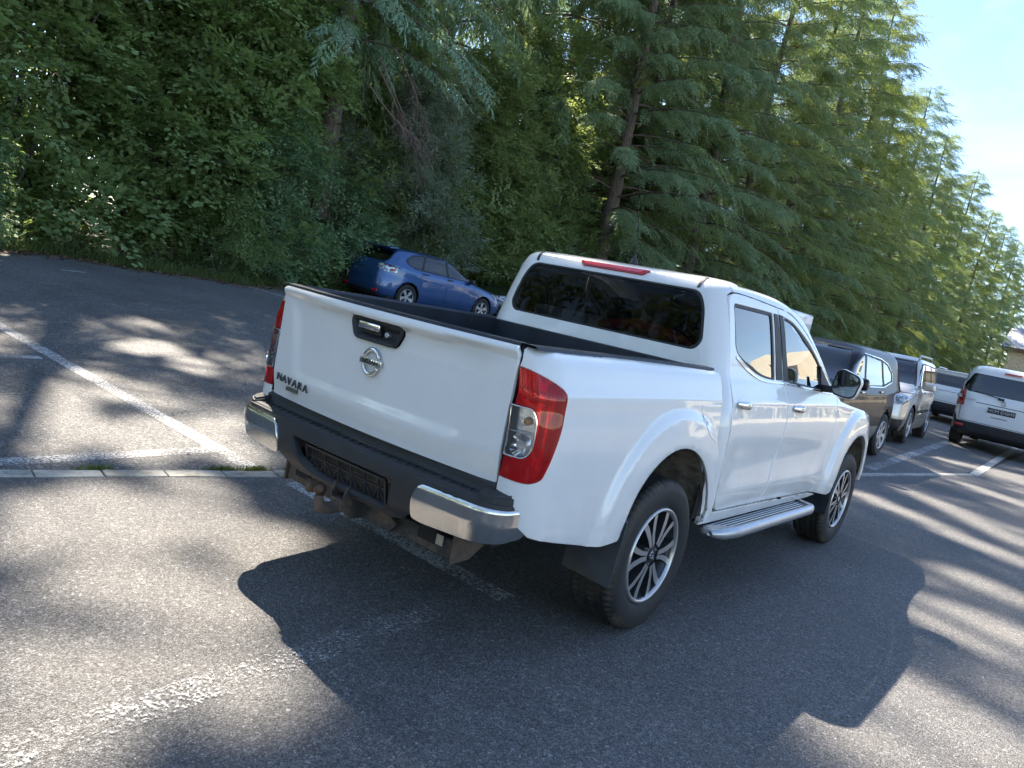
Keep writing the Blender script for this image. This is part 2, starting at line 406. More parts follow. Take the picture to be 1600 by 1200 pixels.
# leaf litter along the hedge
b = NB('leaf_litter'); p = b.geo(); b.bsdf(b.mix(b.ramp(b.noise(p, 40, 4, .7), [(.35, 0), (.65, 1)]), (.12, .06, .03), (.2, .13, .07)), .9, 0); M_lit = b.m
n = 5200; X = RN.uniform(-6, 14, n); E_ = np.array([lot_edge(v) for v in X]); Y = E_ + RN.normal(-.08, .22, n); Z = np.array([gz(a, c_) for a, c_ in zip(X, Y)]) + RN.uniform(.006, .03, n)
A = RN.uniform(0, 6.28, n); S = RN.uniform(.015, .05, n); T = RN.uniform(-.5, .5, n)
dx = np.stack([np.cos(A) * S, np.sin(A) * S, T * S * .5], 1); dy = np.stack([-np.sin(A) * S * .6, np.cos(A) * S * .6, RN.uniform(-.3, .3, n) * S], 1); Pc = np.stack([X, Y, Z], 1)
V = np.concatenate([Pc - dx, Pc - dy, Pc + dx, Pc + dy]); F = np.stack([np.arange(n), np.arange(n) + n, np.arange(n) + 2*n, np.arange(n) + 3*n], 1)
tag(mesh_np('leaf_litter', V, F, M_lit, smooth=False), 'brown leaf litter along the edge of the asphalt', kind='stuff')
n = 420; X = RN.uniform(-3, 12, n); Y = np.clip(np.abs(RN.normal(0, 5, n)) + 1.5, 1.5, 12); Z = np.array([gz(a, c_) for a, c_ in zip(X, Y)]) + .008
A = RN.uniform(0, 6.28, n); S = RN.uniform(.006, .02, n); dx = np.stack([np.cos(A) * S, np.sin(A) * S, RN.uniform(0, .3, n) * S], 1); dy = np.stack([-np.sin(A) * S * .5, np.cos(A) * S * .5, RN.uniform(0, .3, n) * S], 1); Pc = np.stack([X, Y, Z], 1)
V = np.concatenate([Pc - dx, Pc - dy, Pc + dx, Pc + dy]); F = np.stack([np.arange(n), np.arange(n) + n, np.arange(n) + 2*n, np.arange(n) + 3*n], 1)
tag(mesh_np('fallen_leaves', V, F, M_lit, smooth=False), 'few dry fallen leaves scattered on the asphalt', kind='stuff')
# loose grit and small stones close to the camera
n = 900; X = RN.uniform(-3.2, 5, n); Y = RN.uniform(-2.5, 5, n); S = RN.uniform(.0015, .0045, n) * np.where(RN.random(n) < .04, 2.0, 1)
base = np.array([(1, 0, 0), (0, 1, 0), (-1, 0, 0), (0, -1, 0), (0, 0, 1)], float); Pc = np.stack([X, Y, [gz(a, c_) for a, c_ in zip(X, Y)]], 1)
V = (base[None] * S[:, None, None] * RN.uniform(.6, 1.3, (n, 5, 3)) + Pc[:, None]).reshape(-1, 3); k = np.arange(n)[:, None] * 5
F = np.concatenate([k + np.array(t) for t in ((0, 1, 4), (1, 2, 4), (2, 3, 4), (3, 0, 4))])
tag(mesh_np('grit', V, F, simple('grit_stone', (.4, .38, .34), .8), smooth=False), 'loose pale grit scattered on the asphalt', kind='stuff')

# ------------------------------------------------------------------ foliage
def leafmat(name, c1, c2, trans=(.25, .42, .06), tw=.45, rough=.5, spec=.35):
    b = NB(name); at = b.n('ShaderNodeAttribute', attribute_name='var').outputs['Fac']; p = b.obj()
    n = b.noise(p, .55, 3, .5)
    f = b.math('ADD', b.math('MULTIPLY', at, .7), b.math('MULTIPLY', n, .45))
    c = b.ramp(f, [(.15, c1), (.55, tuple((x + y) / 2 for x, y in zip(c1, c2))), (.95, c2)])
    q = b.n('ShaderNodeBsdfPrincipled'); b.set(q.inputs['Base Color'], c); b.set(q.inputs['Roughness'], rough); b.set(q.inputs['Specular IOR Level'], spec)
    t = b.n('ShaderNodeBsdfTranslucent'); b.set(t.inputs[0], b.mix(.55, c, trans)); ms = b.n('ShaderNodeMixShader'); b.set(ms.inputs[0], tw)
    b.t.links.new(q.outputs[0], ms.inputs[1]); b.t.links.new(t.outputs[0], ms.inputs[2]); b.surf(ms.outputs[0]); return b.m
M_hazel = leafmat('hazel_leaf', (.16, .22, .095), (.34, .46, .19), (.34, .46, .05))
M_mid = leafmat('maple_leaf', (.16, .21, .09), (.34, .44, .18), (.36, .44, .06))
M_willow = leafmat('willow_leaf', (.19, .24, .17), (.36, .43, .31), (.25, .33, .12), .35)
M_shrub = leafmat('shrub_leaf', (.14, .22, .12), (.28, .42, .21), (.2, .36, .08), .35)
M_fir = leafmat('fir_needle', (.13, .19, .10), (.28, .38, .19), (.25, .34, .09), .38, .55)
M_larch = leafmat('larch_needle', (.15, .20, .08), (.30, .38, .15), (.36, .42, .08), .45, .6)
M_tip = leafmat('spruce_needle', (.16, .26, .17), (.29, .43, .27), (.25, .36, .15), .3, .5)
def barkmat(name, c1, c2):
    b = NB(name); p = b.obj(); v = b.n('ShaderNodeMapping'); v.inputs['Scale'].default_value = (9, 9, 2.2); b.set(v.inputs[0], p)
    n = b.noise(v.outputs[0], 2.4, 7, .68, .3); c = b.mix(b.ramp(n, [(.35, 0), (.62, 1)]), c1, c2); c = b.mix(b.ramp(b.noise(p, 1.1, 4), [(.5, 0), (.7, .5)]), c, (.1, .11, .075))
    b.bsdf(c, .9, 0, Normal=b.bump(n, .9, .03)); return b.m
M_bark = barkmat('fir_bark', (.06, .045, .035), (.2, .155, .125)); M_bark2 = barkmat('grey_bark', (.07, .06, .045), (.2, .18, .15)); M_twig = barkmat('dead_twig', (.12, .085, .07), (.3, .22, .18))
class Tri:
    def __init__(s): s.V = []; s.F = []; s.a = []; s.n = 0
    def add(s, V, F, a):
        s.V.append(V); s.F.append(F + s.n); s.a.append(a); s.n += len(V)
    def scatter(s, tmpl, pos, X, Y, Z, scale):
        """tmpl=(V,F); X,Y,Z axes (n,3)"""
        TV, TF, TA = tmpl; n = len(pos); k = len(TV)
        R = np.stack([X, Y, Z], 1) * np.asarray(scale)[:, None, None]
        V = np.einsum('kc,ncd->nkd', TV, R) + pos[:, None]
        F = (TF[None] + (np.arange(n) * k)[:, None, None]).reshape(-1, TF.shape[1])
        a = np.clip(TA[None] * .6 + RN.random((n, 1)) * .4, 0, 1).repeat(1, 0).ravel()
        s.add(V.reshape(-1, 3), F, a)
    def carve(s, rays):
        """drop the leaves whose centre lies in one of the tubes (point, direction, radius)"""
        V = np.concatenate(s.V); F = np.concatenate(s.F); a = np.concatenate(s.a); return V, F, a
    def build(s, name, mat, parent=None):
        V = np.concatenate(s.V); F = np.concatenate(s.F); a = np.concatenate(s.a)
        o = mesh_np(name, V, F, mat, parent, smooth=False, attrs={'var': a}); return o
def norm(a): return a / (np.linalg.norm(a, axis=-1, keepdims=True) + 1e-9)
def spray_broad(nleaf=26, L=.62, size=.085, asp=.8, seed=1, droop=.25):
    r = np.random.default_rng(seed); V = []; F = []; A = []
    for i in range(nleaf):
        t = (i + .5) / nleaf; side = 1 if i % 2 else -1; sub = r.uniform(0, .16) * (1.2 - t)
        base = np.array([side * (sub + .01), t * L, -droop * t * t * L + r.normal(0, .02)])
        d = np.array([side * r.uniform(.5, 1.1) * (1.1 - t * .7), r.uniform(.35, 1.), r.uniform(-.45, .15)]); d /= np.linalg.norm(d)
        up = np.array([r.normal(0, .35), r.normal(0, .35), 1.]); w = np.cross(d, up); w /= np.linalg.norm(w); u = np.cross(w, d)
        s = size * r.uniform(.65, 1.25); k = len(V)
        V += [base, base + d * s * .5 + w * s * asp * .5 + u * s * .08, base + d * s, base + d * s * .5 - w * s * asp * .5 + u * s * .08]
        F += [(k, k + 1, k + 2), (k, k + 2, k + 3)]; v = r.random(); A += [v, v]
    return np.array(V), np.array(F), np.array(A)
def spray_fir(nt=13, nb=6, L=.6, wid=.026, bl=.085, seed=3):
    r = np.random.default_rng(seed); V = []; F = []; A = []
    for i in range(nt):
        t = (i + .3) / nt; side = 1 if i % 2 else -1; base = np.array([0, t * L, -.28 * t * t * L])
        d = np.array([side * .85, .75, -.28 - r.uniform(0, .35)]); d /= np.linalg.norm(d); tl = L * (.42 - .3 * t) * r.uniform(.7, 1.2); v = r.random()
        if i == nt - 1: d = np.array([0, 1, -.5]); tl = .16
        for j in range(nb):
            q = base + d * tl * (j + .5) / nb; q[2] -= .12 * tl * (j / nb) ** 2
            s2 = 1 if j % 2 else -1; e = d * .9 + np.array([-d[1], d[0], 0]) * s2 * r.uniform(.35, .8) + np.array([0, 0, r.normal(-.15, .25)]); e /= np.linalg.norm(e)
            w = np.cross(e, [r.normal(0, .5), r.normal(0, .5), 1]); w /= np.linalg.norm(w); k = len(V); b_ = bl * r.uniform(.7, 1.25)
            V += [q - w * wid * .5, q + w * wid * .5, q + e * b_]; F += [(k, k + 1, k + 2)]; A += [v * .7 + r.random() * .3]
    return np.array(V), np.array(F), np.array(A)
T_hazel = [spray_broad(24, .6, .105, .85, s) for s in (1, 2, 3)]; T_mid = [spray_broad(26, .6, .09, .8, s + 5, .3) for s in (1, 2, 3)]
T_will = [spray_broad(34, .55, .085, .36, s + 9, .15) for s in (1, 2)]; T_shrub = [spray_broad(26, .5, .06, .7, s + 19, .2) for s in (1, 2)]
T_fir = [spray_fir(seed=s) for s in (3, 4, 5)]
def limb_mesh(segs, nside=5):
    """segs: list of (points, r0, r1)"""
    V = []; F = []
    for pts, r0, r1 in segs:
        P = np.array(pts, float); n = len(P); T = norm(np.gradient(P, axis=0)); up = np.array([0, 0, 1.]) if abs(T[0][2]) < .9 else np.array([1., 0, 0]); b0 = len(V)
        for i in range(n):
            a = np.cross(T[i], up); a /= np.linalg.norm(a) + 1e-9; c_ = np.cross(a, T[i]); rr = r0 + (r1 - r0) * i / (n - 1)
            for k in range(nside):
                th = 2 * math.pi * k / nside; V.append(P[i] + (a * math.cos(th) + c_ * math.sin(th)) * rr)
        for i in range(n - 1):
            for k in range(nside): F.append((b0+i*nside+k, b0+i*nside+(k+1) % nside, b0+(i+1)*nside+(k+1) % nside, b0+(i+1)*nside+k))
    return np.array(V), np.array(F)
def conifer_mesh(H, rad, nbr, seed, per=11, z0=1.6, droop=.35, mat=None, leanx=0, ss=1.0, cone=.75):
    """local origin at the foot; returns (trunk_mesh, limb_mesh, crown_mesh)"""
    r = np.random.default_rng(seed); tw = Tri(); segs = []
    tp = [(leanx * (z / H) ** 1.4 + .12 * math.sin(z * .35 + seed), .1 * math.sin(z * .3 + 2 * seed), z) for z in np.linspace(-.3, H, 22)]
    tV, tF = limb_mesh([(tp, .30 * H / 20, .02)], 10)
    P = []; D = []; S = []
    for i in range(nbr):
        f = ((i + .5) / nbr) ** .9; z = z0 + (H - z0 - .15) * f; c0 = np.array([np.interp(z, [q[2] for q in tp], [q[0] for q in tp]), np.interp(z, [q[2] for q in tp], [q[1] for q in tp]), z])
        az = i * 2.39996 + r.normal(0, .35); hf = (H - z) / (H - z0)
        L = (rad * min(1, hf ** cone * 1.15) * (1 - .3 * sstep(.8, 1, hf)) + .25) * r.uniform(.72, 1.15)
        rise = r.uniform(.0, .35) + .55 * (1 - hf); pts = []
        for k in range(7):
            t = k / 6; pts.append(c0 + np.array([math.cos(az) * L * t, math.sin(az) * L * t, rise * L * t * .6 - droop * L * t * t * (1 if hf > .15 else .2)]))
        segs.append((pts, .035 * (L / rad) + .008, .006)); pts = np.array(pts)
        m = max(5, int(per * (L / rad) ** .8 * r.uniform(.8, 1.2)))
        for k in range(m):
            t = .18 + .82 * (k + r.random() * .8) / m; q = np.array([np.interp(t, np.linspace(0, 1, 7), pts[:, c]) for c in range(3)])
            side = 1 if k % 2 else -1; tang = pts[-1] - pts[3]; tang[2] *= .6; tang /= np.linalg.norm(tang) + 1e-9; lat = np.array([-tang[1], tang[0], 0])
            d = tang * r.uniform(.45, 1) + lat * side * r.uniform(.2, 1.0) * (1 - .6 * t) + np.array([0, 0, r.uniform(-.55, .08)])
            P.append(q); D.append(d / np.linalg.norm(d)); S.append(r.uniform(.75, 1.35) * ss)
    P = np.array(P); D = np.array(D); S = np.array(S); X = norm(np.cross(D, np.array([0, 0, 1.]) + r.normal(0, .25, D.shape))); Z = np.cross(X, D)
    k = r.integers(0, len(T_fir), len(P))
    for j in range(len(T_fir)):
        m_ = k == j; tw.scatter(T_fir[j], P[m_], X[m_], D[m_], Z[m_], S[m_])
    lV, lF = limb_mesh(segs, 4)
    return (tV, tF), (lV, lF), tw
def broad_mesh(blobs, tmpl, nspray, seed, stems, inner=.12, out=.8):
    """blobs: (x,y,z,rx,ry,rz) clumps; leaves mostly on their outer shells"""
    r = np.random.default_rng(seed); tw = Tri(); segs = []
    B = np.array(blobs, float); area = (B[:, 3] * B[:, 4] + B[:, 3] * B[:, 5] + B[:, 4] * B[:, 5]); pick = r.choice(len(B), nspray, p=area / area.sum())
    U = norm(r.normal(size=(nspray, 3))); low = r.random(nspray); U[:, 2] = np.where((U[:, 2] < -.3) & (low < .6), -U[:, 2], U[:, 2])
    rr = np.where(r.random(nspray) < inner, r.uniform(.3, .8, nspray), r.uniform(.82, 1.08, nspray))
    lump = 1 + .16 * np.sin(U[:, 0] * 7 + pick) * np.sin(U[:, 1] * 6 + 2 * pick) * np.cos(U[:, 2] * 5)
    P = B[pick, :3] + U * B[pick, 3:] * (rr * lump)[:, None]
    ok = P[:, 2] > .1; P = P[ok]; U = U[ok]; n = len(P)
    D = U * out + r.normal(0, .35, (n, 3)); D[:, 2] = D[:, 2] * .5 + r.uniform(-.25, .25, n); D = norm(D)
    X = norm(np.cross(D, np.array([0, 0, 1.]) + r.normal(0, .22, (n, 3)) + U * .35)); Z = np.cross(X, D); S = r.uniform(.75, 1.3, n); P = P - D * .3
    k = r.integers(0, len(tmpl), n)
    for j in range(len(tmpl)):
        m_ = k == j
        if m_.any(): tw.scatter(tmpl[j], P[m_], X[m_], D[m_], Z[m_], S[m_])
    for sx, sy, r0 in stems:
        for bl in B[r.choice(len(B), min(len(B), 6), replace=False)]:
            a = np.array([sx, sy, -.2]); e = bl[:3]; mid = a * .45 + e * .55; mid[2] = max(mid[2], e[2] * .6); mid[:2] += r.normal(0, .15, 2)
            segs.append(([a, a * .75 + mid * .25 + np.array([0, 0, .3]), mid, e], r0, .012))
            for q in range(4):
                v = norm(r.normal(size=3)); segs.append(([e, e + v * bl[3:] * .45, e + v * bl[3:] * .85 + np.array([0, 0, .05])], .014, .004))
    lV, lF = limb_mesh(segs, 5)
    return (lV, lF), tw
def plant(name, loc, rz, sc, meshes, mats, label, cat, group=None, names=('trunk', 'crown'), sz=None, tilt=(0, 0)):
    t = empty(name, loc, rz); t.scale = (sc, sc, sz or sc); t.rotation_euler = (tilt[0], tilt[1], rz); tag(t, label, cat, group)
    for me, mt, nm in zip(meshes, mats, names):
        o = bpy.data.objects.new(nm, me); COL.objects.link(o); o.parent = t
        o.material_slots[0].link = 'OBJECT'; o.material_slots[0].material = mt
        if nm == 'crown' or nm == 'limbs': o['kind'] = 'stuff'
    return t
def mk(V, F, mat, nm, attrs=None):
    o = mesh_np(nm, V, F, mat, smooth=attrs is None, attrs=attrs); me = o.data; bpy.data.objects.remove(o); return me
def crown(tw, nm='crown'):
    V = np.concatenate(tw.V); F = np.concatenate(tw.F); return mk(V, F, M_hazel, nm, {'var': np.concatenate(tw.a)})
CON = []
for (H, rad, nbr, seed, per, dr, cone) in ((20, 3.9, 150, 1, 27, .30, .60), (19, 3.5, 145, 2, 26, .20, .55), (20.5, 4.1, 150, 3, 27, .38, .66), (20, 4.0, 95, 4, 15, .35, .60)):
    (tV, tF), (lV, lF), tw = conifer_mesh(H, rad, nbr, seed, per, 1.0, dr, ss=1.1 if seed < 4 else 1.75, cone=cone)
    CON.append([mk(tV, tF, M_bark, 'trunk'), mk(lV, lF, M_bark, 'limbs'), crown(tw)])
# ------------------------------------------------------------------ trees and shrubs
def blobs_bush(W, Dp, H, n, seed, r0=.8, z0=.4):
    r = np.random.default_rng(seed); out = []
    for i in range(n):
        z = z0 + (H - z0) * ((i + .5) / n); k = math.sqrt(max(.12, 1 - (z / H) ** 2.2)); s = r0 * r.uniform(.75, 1.3)
        out.append((r.uniform(-1, 1) * W * k, r.uniform(-1, .6) * Dp * k, z + r.uniform(-.2, .2), s * 1.15, s * 1.1, s * .8))
    return out
def broad(nm, blobs, tmpl, n, seed, stems):
    (lV, lF), tw = broad_mesh(blobs, tmpl, n, seed, stems); return [mk(lV, lF, M_bark2, 'trunk'), crown(tw)]
HZ = [broad('hazel', blobs_bush(2.0, 1.3, 7.6, 44, 21, .85), T_hazel, 3000, 31, [(0, 0, .06), (.3, .2, .05), (-.35, .1, .05)]),
      broad('hazel', blobs_bush(2.2, 1.2, 7.2, 46, 22, .8), T_hazel, 3000, 32, [(0, 0, .06), (.4, .1, .05)])]
MP = [broad('maple', blobs_bush(2.3, 1.9, 9.6, 50, 23, 1.0, 1.2), T_mid, 3200, 33, [(0, 0, .13), (.2, .1, .08)]),
      broad('maple', blobs_bush(2.0, 1.7, 8.2, 44, 24, .9, .8), T_mid, 2800, 34, [(0, 0, .11)])]
WL = broad('willow', blobs_bush(1.7, 1.3, 6.6, 34, 25, .75, 1.0), T_will, 2100, 35, [(0, 0, .09), (.3, 0, .06)])
SB = [broad('shrub', blobs_bush(1.1, .8, 3.4, 20, 26, .55, .25), T_shrub, 1300, 36, [(0, 0, .03), (.2, 0, .03)]),
      broad('shrub', blobs_bush(1.4, .8, 2.3, 18, 27, .5, .2), T_shrub, 1100, 37, [(0, 0, .03)])]
def P(x, y): return (x, y, min(gz(x, y), .75) - .03)
g = 'hazel shrubs of the hedge at the edge of the car park'
for i, (x, y, rz, sc, lab) in enumerate([
    (-4.6, 13.2, .3, 1.0, 'broadleaf hazel shrub at the far left edge of the photo, lit yellow from behind'),
    (-1.2, 13.75, 2.9, 1.05, 'big dark green hazel shrub at the left, reaching out of the top of the photo'),
    (2.1, 14.45, .2, 1.08, 'round-leaved hazel shrub left of the middle of the hedge'),
    (4.7, 14.5, 3.0, 1.0, 'dense hazel shrub above the bare strip of far asphalt, middle of the hedge'),
    (7.0, 14.4, .1, .92, 'hazel shrub at the right end of the hedge, beside the dark gap with dead branches')]):
    plant('hazel_shrub', P(x, y), rz, sc, HZ[i % 2], [M_bark2, M_hazel], lab, 'shrub', g)
g = 'low shrubs under the trees'
for i, (x, y, rz, sc, lab, mt) in enumerate([
    (7.5, 13.6, 0, 1.0, 'small-leaved shrub low in front of the hedge, just left of the blue car', M_shrub),
    (10.3, 14.6, 1, 1.1, 'dark shrub behind the tail of the blue car', M_shrub),
    (12.8, 14.9, 2, 1.2, 'low leafy shrub behind the roof of the blue car', M_mid),
    (15.0, 14.6, 3, 1.15, 'low leafy shrub behind the bonnet of the blue car', M_mid),
    (17.2, 14.3, 4, 1.2, 'bright leafy shrub left of the white pickup cab roof', M_mid),
    (19.4, 14.2, 5, 1.1, 'shrub at the foot of the nearest conifer trunk', M_shrub),
    (1.2, 13.1, 1.2, .55, 'small low shrub at the foot of the hedge near the left edge', M_shrub),
    (5.9, 13.3, 2.2, .7, 'low dark shrub at the foot of the hedge beside the far bay line', M_hazel),
    (24.5, 14.8, 3.2, 1.3, 'shrub behind the pickup cab roof, between two conifer trunks', M_mid),
    (30, 14.3, .7, 1.3, 'yellow-green shrub between conifer trunks, right of the pickup roof', M_mid),
    (37, 14.5, 1.7, 1.4, 'shrub under the conifers behind the dark suv', M_mid),
    (56, 14.5, 2.7, 1.5, 'shrub under the conifers behind the silver suv', M_shrub),
    (42, 15.2, 2.7, 1.7, 'tall dark shrub behind the camper', M_mid), (48, 15.2, .4, 1.6, 'dark shrub left of the silver suv roof', M_shrub), (65, 15, 1.4, 1.8, 'dark shrub above the roof rails of the silver suv', M_mid), (73, 15, 2.2, 1.8, 'dark shrub above the white suv roof', M_mid), (82, 15, 3.2, 2.0, 'dark shrub between the white suv and the van roof', M_shrub), (93, 15, 4.2, 2.1, 'dark shrub above the left half of the van roof', M_mid), (106, 15, 5.2, 2.2, 'dark shrub above the van stop lamp', M_mid)]):
    plant('shrub', P(x, y), rz, sc, SB[i % 2], [M_bark2, mt], lab, 'shrub', g)
g = 'broadleaf trees at the edge of the wood'
for i, (x, y, rz, sc, lab, mt) in enumerate([
    (11.6, 15.9, .4, .85, 'dark broadleaf tree behind the dead branches, above the blue car', M_mid),
    (15.6, 15.4, 1.9, .95, 'dense green maple above the bonnet of the blue car', M_mid),
    (18.7, 15.2, 3.3, 1.0, 'tall maple left of the nearest conifer, its leaves lit yellow at the edge', M_mid),
    (26.5, 17.2, 5, 1.1, 'yellow-lit broadleaf tree glimpsed behind the nearest conifer trunks', M_mid),
    (9.2, 17.6, 2.2, 1.1, 'shaded broadleaf tree deep behind the dead branches', M_mid)]):
    plant('broadleaf_tree', P(x, y), rz, sc, MP[i % 2], [M_bark2, mt], lab, 'tree', g)
plant('willow_tree', P(12.6, 14.6), 0, .92, WL, [M_bark2, M_willow], 'grey-green willow with narrow leaves above the roof of the blue car', 'tree')
plant('willow_tree', P(9.9, 14.9), 2.4, .62, WL, [M_bark2, M_willow], 'smaller grey-green willow above the tail of the blue car', 'tree')
# the row of conifers
names3 = ('trunk', 'limbs', 'crown'); FM = [M_fir, M_larch]
row = [(21.6, 13.9, 1.1, 0, 'nearest conifer of the row, leaning trunk behind the pickup cab roof', (0, .03)),
       (24.8, 15.0, 1.08, 1, 'conifer with a thin pale trunk just right of the nearest one', (0, .05)),
       (28.0, 13.6, 1.12, 0, 'conifer with drooping grey-green branches above the rear corner of the pickup cab', (0, 0)),
       (33.4, 13.8, 1.12, 1, 'conifer with a dark bare trunk above the side window of the pickup', (0, .02)),
       (38.2, 13.5, 1.14, 0, 'conifer above the front door of the pickup', (0, 0)),
       (43.0, 14.0, 1.18, 1, 'yellowish conifer behind the camper roof', (0, 0)),
       (47.8, 13.6, 1.14, 1, 'conifer with a pale straight trunk above the dark suv', (0, .01)),
       (53.2, 13.8, 1.04, 1, 'conifer with a slanting trunk above the silver suv', (0, .02)),
       (60.0, 13.6, 1.05, 0, 'dense conifer above the windscreen of the silver suv', (0, 0)),
       (67.5, 13.4, 1.02, 1, 'conifer with a sunlit yellow top above the white suv', (0, 0)),
       (75.0, 13.8, 0.98, 0, 'dark conifer above the gap between the white suv and the van', (0, 0)),
       (84.0, 13.6, 1.04, 1, 'conifer with a leaning trunk above the left side of the van', (0, .02)),
       (94.0, 13.2, 0.98, 1, 'conifer above the roof of the van', (0, 0)),
       (106., 13.2, 1.06, 0, 'farther conifer whose tip stands alone against the sky', (0, 0)),
       (119., 13.2, 1.0, 1, 'second conifer from the far end of the row', (0, 0)),
       (133., 13.2, 0.96, 0, 'smallest and last conifer of the row, by the right edge of the photo', (0, 0))]
for i, (x, y, sc, mt, lab, tl) in enumerate(row):
    plant('conifer_tree', P(x, y), i * 1.37, sc, CON[i % 3], [M_bark, M_bark, FM[mt]], lab, 'tree', 'conifers in the row along the car park', names3, tilt=(0, 0))
back = [(66, 18.2, .95), (76, 18.4, .95), (88, 18, .95), (100, 18, .97), (115, 18, .97), (41, 19.5, .95), (51.5, 18.4, .95), (27, 16.4, 1.0), (-8, 16.5, 1.3), (-3.5, 17.6, 1.4), (.5, 18.0, 1.8), (2.6, 17.5, 1.8), (5.5, 18.8, 1.9), (8.0, 18.2, 1.85), (11.0, 17.8, 1.8), (13.8, 18.4, 1.62), (16.0, 18.2, 1.5), (19.2, 17.8, 1.4), (22, 19, 1.3), (24, 18.8, 1.2), (30.5, 17.6, 1.1), (36, 17.8, .95), (46, 17.8, .93), (57, 18, .93)]  # near ones stretched tall, and one added, to shade the car park
def backlab(x):
    for lim, t_ in ((-5, 'the leftmost hazel'), (-2, 'the left part of the hedge'), (1.5, 'the tallest left hazel'), (4, 'the middle hazel'), (7, 'the bay-line hazel, added for shade'), (10, 'the pale spruce'), (12.5, 'the grey willow crown'), (14, 'the willow above the blue car'), (17, 'the green maple'), (20, 'the yellow-lit maple'), (23, 'the nearest conifer'), (25, 'the thin pale trunk'), (28, 'the pickup roof aerial'), (32, 'the rear corner of the pickup cab'), (38, 'the pickup side window'), (44, 'the camper'), (49, 'the black suv roof'), (54, 'the rear of the black suv'), (62, 'the silver suv windscreen'), (70, 'the silver suv roof rails'), (80, 'the white suv'), (95, 'the left edge of the van'), (110, 'the van roof'), (999, 'the last trees of the row')):
        if x < lim: return t_
for i, (x, y, sc) in enumerate(back):
    plant('conifer_tree', P(x, y), i * 2.1 + .5, min(sc, .92), CON[3], [M_bark, M_bark, M_fir], 'tall dark conifer deep in the wood, behind ' + backlab(x), 'tree', 'tall conifers deeper in the wood', names3, sz=sc)
# overhanging spruce at the top of the photo
(tV, tF), (lV, lF), tw = conifer_mesh(21, 4.0, 95, 12, 17, 5.7, .42, ss=1.3, cone=.6)
SPR = [mk(tV, tF, M_bark, 'trunk'), mk(lV, lF, M_bark, 'limbs'), crown(tw)]
sp = plant('spruce_tree', P(9.2, 14.6), .9, 1.0, SPR, [M_bark, M_bark, M_tip], 'pale blue-green spruce whose drooping branches hang in from the top of the photo', 'tree', None, names3)
r = random.Random(5); segs = []
def dead(p, q, sag, r0, nt):
    p = np.array(p); q = np.array(q); pts = [p + (q - p) * t + np.array([0, 0, -sag * t * (1 - t) * 4]) for t in np.linspace(0, 1, 9)]; segs.append((pts, r0, .006))
    for k in range(nt):
        t = r.uniform(.3, 1); i = min(7, int(t * 8)); s = pts[i] + (pts[i + 1] - pts[i]) * (t * 8 - i); L = r.uniform(.2, .7)
        d = norm((q - p)) * .5 + np.array([r.gauss(0, .5), r.gauss(0, .4), r.gauss(-.45, .3)]); e = s + norm(d) * L; m = (s + e) / 2 + np.array([0, 0, .06]); segs.append(([s, m, e], .007, .003))
        for _ in range(3): f = m + (e - m) * r.random(); segs.append(([f, f + np.array([r.gauss(0, .1), r.gauss(0, .1), r.gauss(-.08, .08)])], .004, .002))
dead((-1.2, -.9, 5.5), (.5, -2.6, 3.3), -.15, .030, 50); dead((-1.7, -1.2, 5.9), (-.2, -2.5, 4.2), -.2, .026, 40); dead((-1.5, -.9, 5.7), (.1, -2.5, 3.9), .12, .024, 36); dead((-1.3, -.8, 5.0), (-1.2, -2.4, 4.0), .15, .02, 24)
V, F = limb_mesh(segs, 4); o = mesh_np('dead_branch', V, F, M_twig, sp, smooth=True)
o['label'] = 'bare brown dead branches hanging below the green ones'
# verge of weeds and grass at the foot of the hedge
def grass(name, X, Y, h, mat, lab, kind='stuff', sp_=.02):
    n = len(X); A = RN.uniform(0, 6.28, n); H = h * RN.uniform(.4, 1.2, n); L = RN.normal(0, .35, (n, 2)) * H[:, None]; w = sp_ * .35
    Z = np.array([gz(a, c_) for a, c_ in zip(X, Y)]); B = np.stack([X, Y, Z], 1); d = np.stack([np.cos(A) * w, np.sin(A) * w, 0 * A], 1); M_ = B + np.concatenate([L * .4, H[:, None] * .6], 1); T_ = B + np.concatenate([L * 1.3, H[:, None]], 1)
    V = np.concatenate([B - d, B + d, M_ + d * .7, M_ - d * .7, T_]); i = np.arange(n); F = np.concatenate([np.stack([i, i+n, i+2*n], 1), np.stack([i, i+2*n, i+3*n], 1), np.stack([i+3*n, i+2*n, i+4*n], 1)])
    o = mesh_np(name, V, F, mat, smooth=False, attrs={'var': np.tile(RN.random(n), 3)}); tag(o, lab, kind=kind) if kind else None; return o
M_grass = leafmat('grass_blade', (.06, .1, .03), (.14, .19, .06), (.35, .4, .08), .4)
n = 9000; X = RN.uniform(-7, 20, n); Y = np.array([lot_edge(v) for v in X]) + np.abs(RN.normal(.12, .3, n))
grass('verge_grass', X, Y, .22, M_grass, 'uneven grass and weeds along the foot of the hedge')
n = 4200; X = RN.uniform(20, 60, n); Y = np.array([lot_edge(v) for v in X]) + np.abs(RN.normal(.1, .35, n))
grass('far_verge_grass', X, Y, .35, M_grass, 'grass strip along the far edge of the car park', sp_=.04)
for (x, s, lab) in [(-1.32, .1, 'small green weed tuft growing along the kerb near the left edge'), (-.60, .11, 'spread green weed tuft at the kerb below the long bay line'), (-.40, .08, 'tiny weed tuft in the kerb joint beside the bay line'), (-.13, .08, 'weed tuft at the kerb close to the pickup bumper')]:
    n = 130; X = RN.normal(x, s * .55, n); Y = np.array([kerb_y(v) for v in X]) + .125 + np.abs(RN.normal(0, .018, n))
    o = grass('weed_tuft', X, Y, .035, M_grass, None, None, .012); tag(o, lab, 'weed', 'weed tufts along the kerb', 'stuff')

